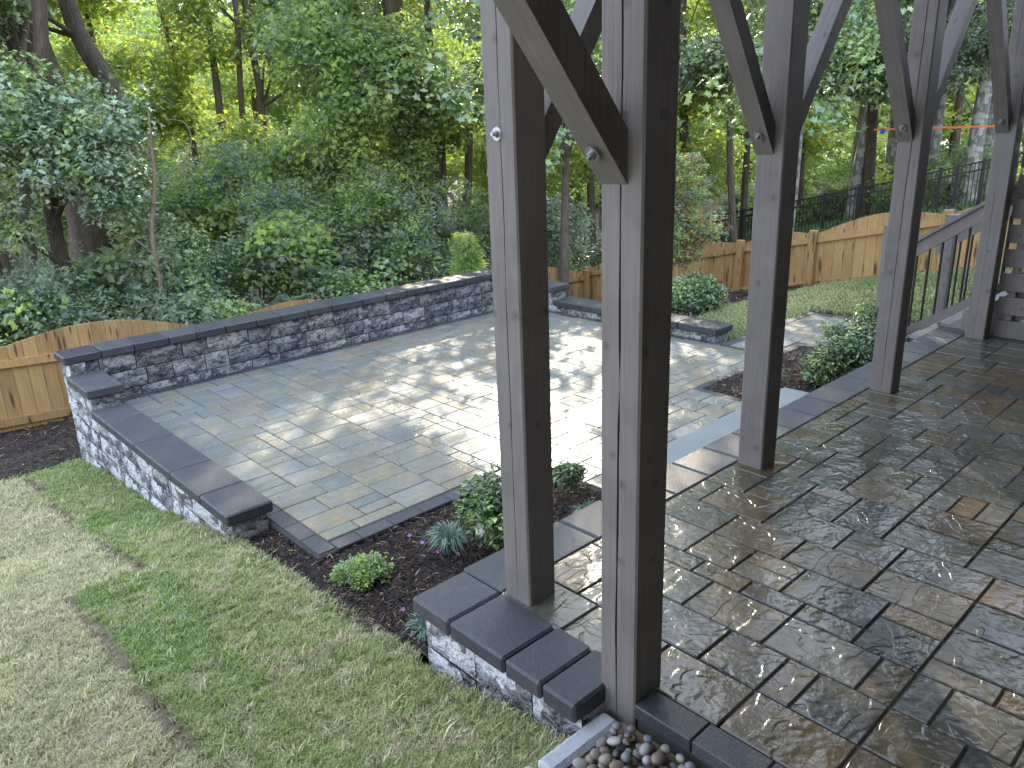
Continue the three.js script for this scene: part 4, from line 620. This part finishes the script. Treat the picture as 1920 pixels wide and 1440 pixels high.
{ const r = rngOf(690), at = [[12.9, -0.44, 1.5], [13.6, -0.37, 1.9], [13.1, -0.30, 1.9], [13.9, -0.25, 2.1], [13.3, -0.19, 1.6], [14.6, -0.33, 1.9], [14.9, -0.42, 1.8], [14.4, -0.15, 2.2], [13.2, -0.10, 1.3], [13.4, -0.55, 2.2]];
  at.forEach(([D, t, top], k) => { const [x, z] = spot(D, t * D); shrub('sapling_thicket', 'loose pale green thicket of saplings before the tall trunks', 'sapling thickets in the wood', x, z, rr(0.8, 1.1, r), Math.min(top, sunCap(x, z) - 0.2), k % 2 ? 'maple' : 'ivy', [['mid', 'lime', 'cool'], ['lime', 'mid'], ['cool', 'blue', 'lime']][k % 3], 700 + k, { per: k % 2 ? 62 : 110, blobs: 9, mat: leafM }); }); }
// the wood behind: rows of trees getting taller as they recede
{ const r = rngOf(777); let i = 0;
  const rows = [[14.2, 1.25, 2.2, 4.2, ['cool', 'mid', 'mid'], 'maple', 1.0], [17.5, 2.0, 0.0, 4.5, ['lime', 'lime', 'mid', 'gold'], 'maple', 1.1], [21.5, 3.6, 0.0, 4.3, ['lime', 'gold', 'lime'], 'maple', 1.25], [27, 4.2, -0.5, 5.6, ['lime', 'gold', 'mid'], 'far', 0.9]];
  const words = ['young green maple of the first row of the wood', 'yellow green backlit tree in the second row of the wood', 'sunlit golden green tree in the third row of the wood', 'tall tree at the back of the wood'];
  rows.forEach(([D, step, y0, y1, tones, kind, size], k) => {
    for (let s = -0.80 * D; s < 0.82 * D; s += step) {
      const [x, z] = spot(D + rr(-0.9, 0.9, r), s + rr(-0.4, 0.4, r)); if (k === 0 && s / D > -0.56 && s / D < -0.27) continue; if (x > 10 && z > -9.4 && D < 19) continue; if (x > 10.3 && z > -8 && k < 2) continue; if (z > 1) continue;
      const y = landY(x, z), bl = blobsAt(x, z, y0 + Math.max(0, y + 1.3), y1 + Math.max(0, y + 1.3), k < 2 ? 1.0 : 1.5, k === 0 ? 5 : 8, k === 3 ? 36 : 36, 900 + i * 13); if (!bl.length && k === 0) { i++; continue; }
      const top = Math.min(y1 + 0.5, sunCap(x, z) - 0.3), lean = rr(-0.3, 0.3, r), rad = rr(0.05, 0.11, r) * (1 + k * 0.25);
      if (top - y > 1) tree('wood_tree', words[k], ['first', 'second', 'third', 'back'][k] + ' row of the wood', [[x, y - 0.2, z], [x + lean * 0.3, mix(y, top, 0.35), z + lean * 0.2], [x + lean * 0.6, mix(y, top, 0.7), z + lean * 0.5], [x + lean, top, z + lean * 0.4]], [rad * 1.2, rad, rad * 0.8, rad * 0.5], bl, kind, tones, 1000 + i, { size, limbs: 3, bark: i % 4 === 0 ? greyM : barkM, leaf: k === 0 && i % 2 ? frontLeafM : leafM }); i++;
    }
  });
}
{ // added crowns, mostly out of view, placed by sun ray to filter the low sun
  const r = rngOf(88), X = (a, l) => [a * 0.7005 + l * 0.7136, -a * 0.7136 + l * 0.7005];
  for (let k = 0; k < 7; k++) {
    const lat = -7.6 + k * 2.0 + rr(-0.3, 0.3, r), al = 16.5 + rr(-0.9, 0.9, r), tl = lat > -2.6 && lat < 2.4 ? (lat < 0 ? -3.0 : 2.9 + 0.3 * k - 1.2) : lat, [x, z] = X(al, tl), y = landY(x, z), bl = [];
    for (let i = 0; i < 30; i++) {
      const l2 = lat + rr(-1.2, 1.2, r), left = l2 < -1.9, a2 = left ? rr(16.8, 18.2, r) : rr(12.4, 14.4, r), hit = left ? rr(-2, 9.2, r) : rr(-2.5, 9.4, r), yy = (a2 - hit) * 0.516 - 0.4, [bx, bz] = X(a2, l2);
      if (yy < 1.9 + 0.15 * a2 && left) continue; if (l2 > 0.3 && l2 < 1.3 && hit > 0 && hit < 2.6 && i % 3) continue; if (!left && l2 < 1.6 && hit > 4.7) { bl.push([bx, yy, bz, 0.7, 0.36, 0.7, hit > 6 && hit < 8.2 && l2 < 0.6 ? 7 : 14]); continue; } bl.push([bx, yy, bz, 0.75, 0.45, 0.75, left ? 12 : l2 > 2.2 ? 8 : l2 < 0.25 ? 20 : hit < 3 ? 7 : 18]); }
    tree('dapple_tree', 'added tree whose crown, mostly out of view, dapples the sun on the patio', 'added trees filtering the sun', [[x, y - 0.3, z], [x + rr(-0.3, 0.3, r), 2, z + rr(-0.2, 0.2, r)], [x - 0.1, 4.4, z + 0.2], [x - 0.5, 7, z + 0.5]], [0.075, 0.065, 0.05, 0.03], bl, 'maple', ['mid', 'cool'], 1500 + k, { size: 1.15, limbs: 6, leaf: frontLeafM });
  }
}
{ // far wood closing the view: one mass
  const r = rngOf(55), blobs = []; for (let k = 0; k < 230; k++) { const D = rr(34, 46, r), [x, z] = spot(D, rr(-0.95, 0.95, r) * D), y = -1.5 + 9.6 * r(); blobs.push([x, y, z, 2.6, 1.4, 2.6, 40]); }
  const g = new THREE.Group(); g.name = 'far_wood'; g.userData = { label: 'far wood closing the view behind the nearer trees', category: 'woodland', kind: 'stuff' }; scene.add(g); foliage('far_foliage', g, blobs, 'far', ['mid', 'lime', 'lime'], 56, leafM, 2.4); }
{ const t = thing('strap', 'orange ratchet strap stretched between trunks on the slope', 'strap', [16.7, 1.45, -6.9]);
  part('webbing', cbox(0.004, 0.035, 2.6, 0.001).translate(0.3, 0.0, 1.1), std({ color: rgb(0.75, 0.16, 0.03), roughness: 0.7 }), t, [0, 0, 0], [0, 0.24, 0]); part('end_loop', cbox(0.02, 0.09, 0.1, 0.004).translate(0, -0.03, 0.02), std({ color: rgb(0.03, 0.12, 0.5), roughness: 0.7 }), t); }

// ------------------------------------------------------------------ garden plants
const petalM = std({ color: rgb(0.82, 0.83, 0.80), roughness: 0.7, side: THREE.DoubleSide }), pinkM = std({ color: rgb(0.42, 0.15, 0.42), roughness: 0.7, side: THREE.DoubleSide });
function flowerGeo(n, s, seed) { const r = rngOf(seed), pos = [], idx = []; for (let k = 0; k < n; k++) { const a = k / n * 6.283 + rr(-0.2, 0.2, r), c = Math.cos(a), d = Math.sin(a), q = (u, v, y) => [(c * u - d * v) * s, y * s, (d * u + c * v) * s]; const A = q(0.05, 0, 0), B = q(0.55, 0.38, 0.22), C = q(1, 0.1, 0.1 + 0.2 * r()), D = q(0.6, -0.36, 0.25); pos.push(...A, ...B, ...C, ...A, ...C, ...D); } const g = new THREE.BufferGeometry(); g.setAttribute('position', new THREE.Float32BufferAttribute(pos, 3)); g.computeVertexNormals(); return g; }
const whiteFlower = merged2([flowerGeo(6, 0.036, 1), flowerGeo(5, 0.024, 2).translate(0, 0.004, 0)]), pinkFlower = flowerGeo(5, 0.012, 3);
function merged2(a) { return mergeGeometries(a); }
function gardenShrub(name, label, x, y, z, rx, h, n, tones, seed, flowers, group) {
  const t = thing(name, label, 'shrub', [x, y, z], group), r = rngOf(seed), bl = [];
  for (let i = 0; i < 9; i++) { const a = r() * 6.28, d = rx * 0.62 * Math.sqrt(r()), s = rx * rr(0.3, 0.46, r), yy = h * rr(0.14, 0.86, r); bl.push([Math.cos(a) * d, yy, Math.sin(a) * d, s, s * 0.9, s, Math.round(n / 9)]); part('stem', tube([[0, 0, 0], [Math.cos(a) * d * 0.5, yy * 0.5, Math.sin(a) * d * 0.5], [Math.cos(a) * d, yy, Math.sin(a) * d]], [0.007, 0.005, 0.003], 5, 0, seed + i), barkM, t); }
  foliage('foliage', t, bl, 'azalea', tones, seed, glossLeafM, 1);
  for (const [fx, fy, fz, tx, tz] of flowers) part('flower', whiteFlower, petalM, t, [fx, fy, fz], [tx, r() * 6, tz]); return t;
}
gardenShrub('gardenia_shrub', 'dark glossy shrub with white flowers in the mulch beside the first deck post', 2.33, -0.43, -2.70, 0.25, 0.41, 180, ['deep', 'deep', 'mid'], 501, [[-0.20, 0.27, 0.08, 0.5, 0.6], [0.03, 0.40, 0.02, 0.3, 0.3], [-0.10, 0.14, 0.25, 1.1, 0.3], [-0.14, 0.16, 0.24, 1.0, 0.5], [0.12, 0.34, -0.05, 0.3, 0]]);
gardenShrub('leafy_shrub', 'small upright leafy plant behind the first deck post', 3.12, -0.42, -2.95, 0.085, 0.17, 24, ['deep', 'mid'], 502, []);
for (const [k, x, z, rx, h] of [[0, 5.98, -2.72, 0.28, 0.42], [1, 6.38, -2.66, 0.31, 0.45], [2, 6.82, -2.68, 0.30, 0.55]]) gardenShrub('azalea_shrub', ['glossy green shrub in the mulch, first beyond the third deck post', 'glossy green shrub between two others along the dark coping', 'tallest glossy green shrub by the foot of the stairs'][k], x, -0.43, z, rx, h, 260, ['deep', 'mid', 'cool'], 510 + k, k === 2 ? [[-0.2, 0.36, 0.1, 0.8, 0.4]] : [], 'shrubs along the coping');
{ const t = thing('mound_plant', 'low bright green mound plant alone in the mulch near the grass', 'plant', [1.70, -0.44, -3.05]); foliage('foliage', t, [[0, 0.05, 0, 0.14, 0.055, 0.12, 150], [0.05, 0.08, 0.02, 0.08, 0.04, 0.07, 60], [-0.06, 0.06, -0.03, 0.08, 0.04, 0.06, 50]], 'moss', ['mid', 'mid', 'lime', 'cool'], 520, glossLeafM, 1); part('stem', tube([[0, -0.02, 0], [0.02, 0.04, 0], [0.04, 0.07, 0.02]], [0.006, 0.004, 0.003], 5, 0, 3), barkM, t); }
function tuft(label, x, y, z, R, h, seed, flowers) {
  const t = thing('dianthus_tuft', label, 'plant', [x, y, z], 'blue green tufts'), r = rngOf(seed), pos = [];
  for (let i = 0; i < 260; i++) { const a = r() * 6.283, l = rr(0.5, 1.1, r), e = R * l * Math.pow(r(), 0.6) * 1.2, w = 0.0022, px = Math.cos(a + 1.57) * w, pz = Math.sin(a + 1.57) * w, b = R * 0.25 * r(), y1 = h * l * 0.8, y2 = h * l * (1 - 0.5 * (e / R) * (e / R)); const bx = Math.cos(a) * b, bz = Math.sin(a) * b, mx = Math.cos(a) * (b + e * 0.45), mz = Math.sin(a) * (b + e * 0.45), ex = Math.cos(a) * (b + e), ez = Math.sin(a) * (b + e); pos.push(bx - px, 0, bz - pz, bx + px, 0, bz + pz, mx + px, y1, mz + pz, bx - px, 0, bz - pz, mx + px, y1, mz + pz, mx - px, y1, mz - pz, mx - px, y1, mz - pz, mx + px, y1, mz + pz, ex, Math.max(0.01, y2), ez); }
  const g = new THREE.BufferGeometry(); g.setAttribute('position', new THREE.Float32BufferAttribute(pos, 3)); g.computeVertexNormals(); part('leaves', g, std({ color: rgb(0.17, 0.26, 0.19), roughness: 0.8, side: THREE.DoubleSide }), t);
  for (const [fx, fy, fz] of flowers) { part('flower_stalk', tube([[0, 0.02, 0], [fx * 0.5, fy * 0.7, fz * 0.5], [fx, fy, fz]], [0.0016, 0.0012, 0.001], 5, 0, 4), std({ color: rgb(0.2, 0.26, 0.18), roughness: 0.8 }), t); part('flower', pinkFlower, pinkM, t, [fx, fy, fz], [0.5, r() * 6, 0.3]); }
}
tuft('blue green grassy tuft with purple flowers beside the white flowered shrub', 2.17, -0.43, -2.93, 0.15, 0.17, 531, [[-0.17, 0.13, 0.0], [-0.15, 0.11, 0.1], [-0.08, 0.10, 0.18], [0.1, 0.24, 0.03], [-0.19, 0.15, -0.08]]);
tuft('blue green grassy tuft at the corner of the dark coping', 1.60, -0.41, -2.36, 0.12, 0.15, 532, [[-0.05, 0.16, -0.1]]);
tuft('blue green grassy tuft behind the first deck post', 2.86, -0.42, -2.55, 0.11, 0.16, 533, []);
tuft('blue green grassy tuft in the mulch before the glossy shrubs', 5.78, -0.43, -3.08, 0.13, 0.17, 534, []);
{ // round rhododendron and the slender multi-stemmed tree near the side fence
  const t = thing('rounded_shrub', 'rounded glossy shrub in the mulch before the side fence', 'shrub', [8.15, -0.62, -5.5]); foliage('foliage', t, [[0, 0.22, 0, 0.36, 0.24, 0.34, 420], [0.12, 0.32, 0, 0.24, 0.16, 0.24, 160]], 'azalea', ['deep', 'mid', 'cool'], 541, glossLeafM, 1.35); part('stem', tube([[0, -0.05, 0], [0.03, 0.15, 0], [0.05, 0.3, 0.02]], [0.015, 0.012, 0.006], 6, 0, 3), barkM, t);
  const c = thing('multi_stem_tree', 'slender multi-stemmed young tree with reddening leaves near the side fence', 'tree', [8.75, -0.72, -6.15]), st = std({ color: rgb(0.36, 0.25, 0.17), roughness: 0.8 }); const r = rngOf(9);
  TONE.rust = [0.28, 0.12, 0.04]; for (let k = 0; k < 5; k++) { const a = k * 1.26; part('trunk', tube([[0.02 * Math.cos(a), 0, 0.02 * Math.sin(a)], [0.1 * Math.cos(a), 0.5, 0.1 * Math.sin(a)], [0.24 * Math.cos(a), 1.15, 0.24 * Math.sin(a)]], [0.014, 0.011, 0.006], 6, 0, k), st, c); }
  foliage('crown', c, [[0, 1.05, 0, 0.42, 0.3, 0.42, 200], [0.1, 1.5, 0, 0.36, 0.3, 0.36, 170], [-0.05, 1.85, 0.05, 0.25, 0.2, 0.25, 80], [0.32, 1.05, 0.2, 0.28, 0.2, 0.28, 80], [0.0, 0.75, 0, 0.3, 0.15, 0.3, 50]], 'azalea', ['mid', 'cool', 'lime', 'rust', 'cool'], 542, leafM, 1.3); }
{ const c = thing('young_cedar', 'small bright green feathery cedar just behind the long block wall', 'tree', [7.05, -1.3, -8.6]); foliage('crown', c, Array.from({ length: 12 }, (_, k) => [0, 0.25 + k * 0.115, 0, 0.30 * (1 - k / 13) + 0.03, 0.1, 0.30 * (1 - k / 13) + 0.03, 36 - k * 2]), 'spruce', ['lime', 'mid'], 551, leafM, 1); part('trunk', tube([[0, 0, 0], [0.01, 0.7, 0], [0, 1.5, 0]], [0.025, 0.015, 0.006], 6, 0, 8), barkM, c); }

renderer.render(scene, camera);
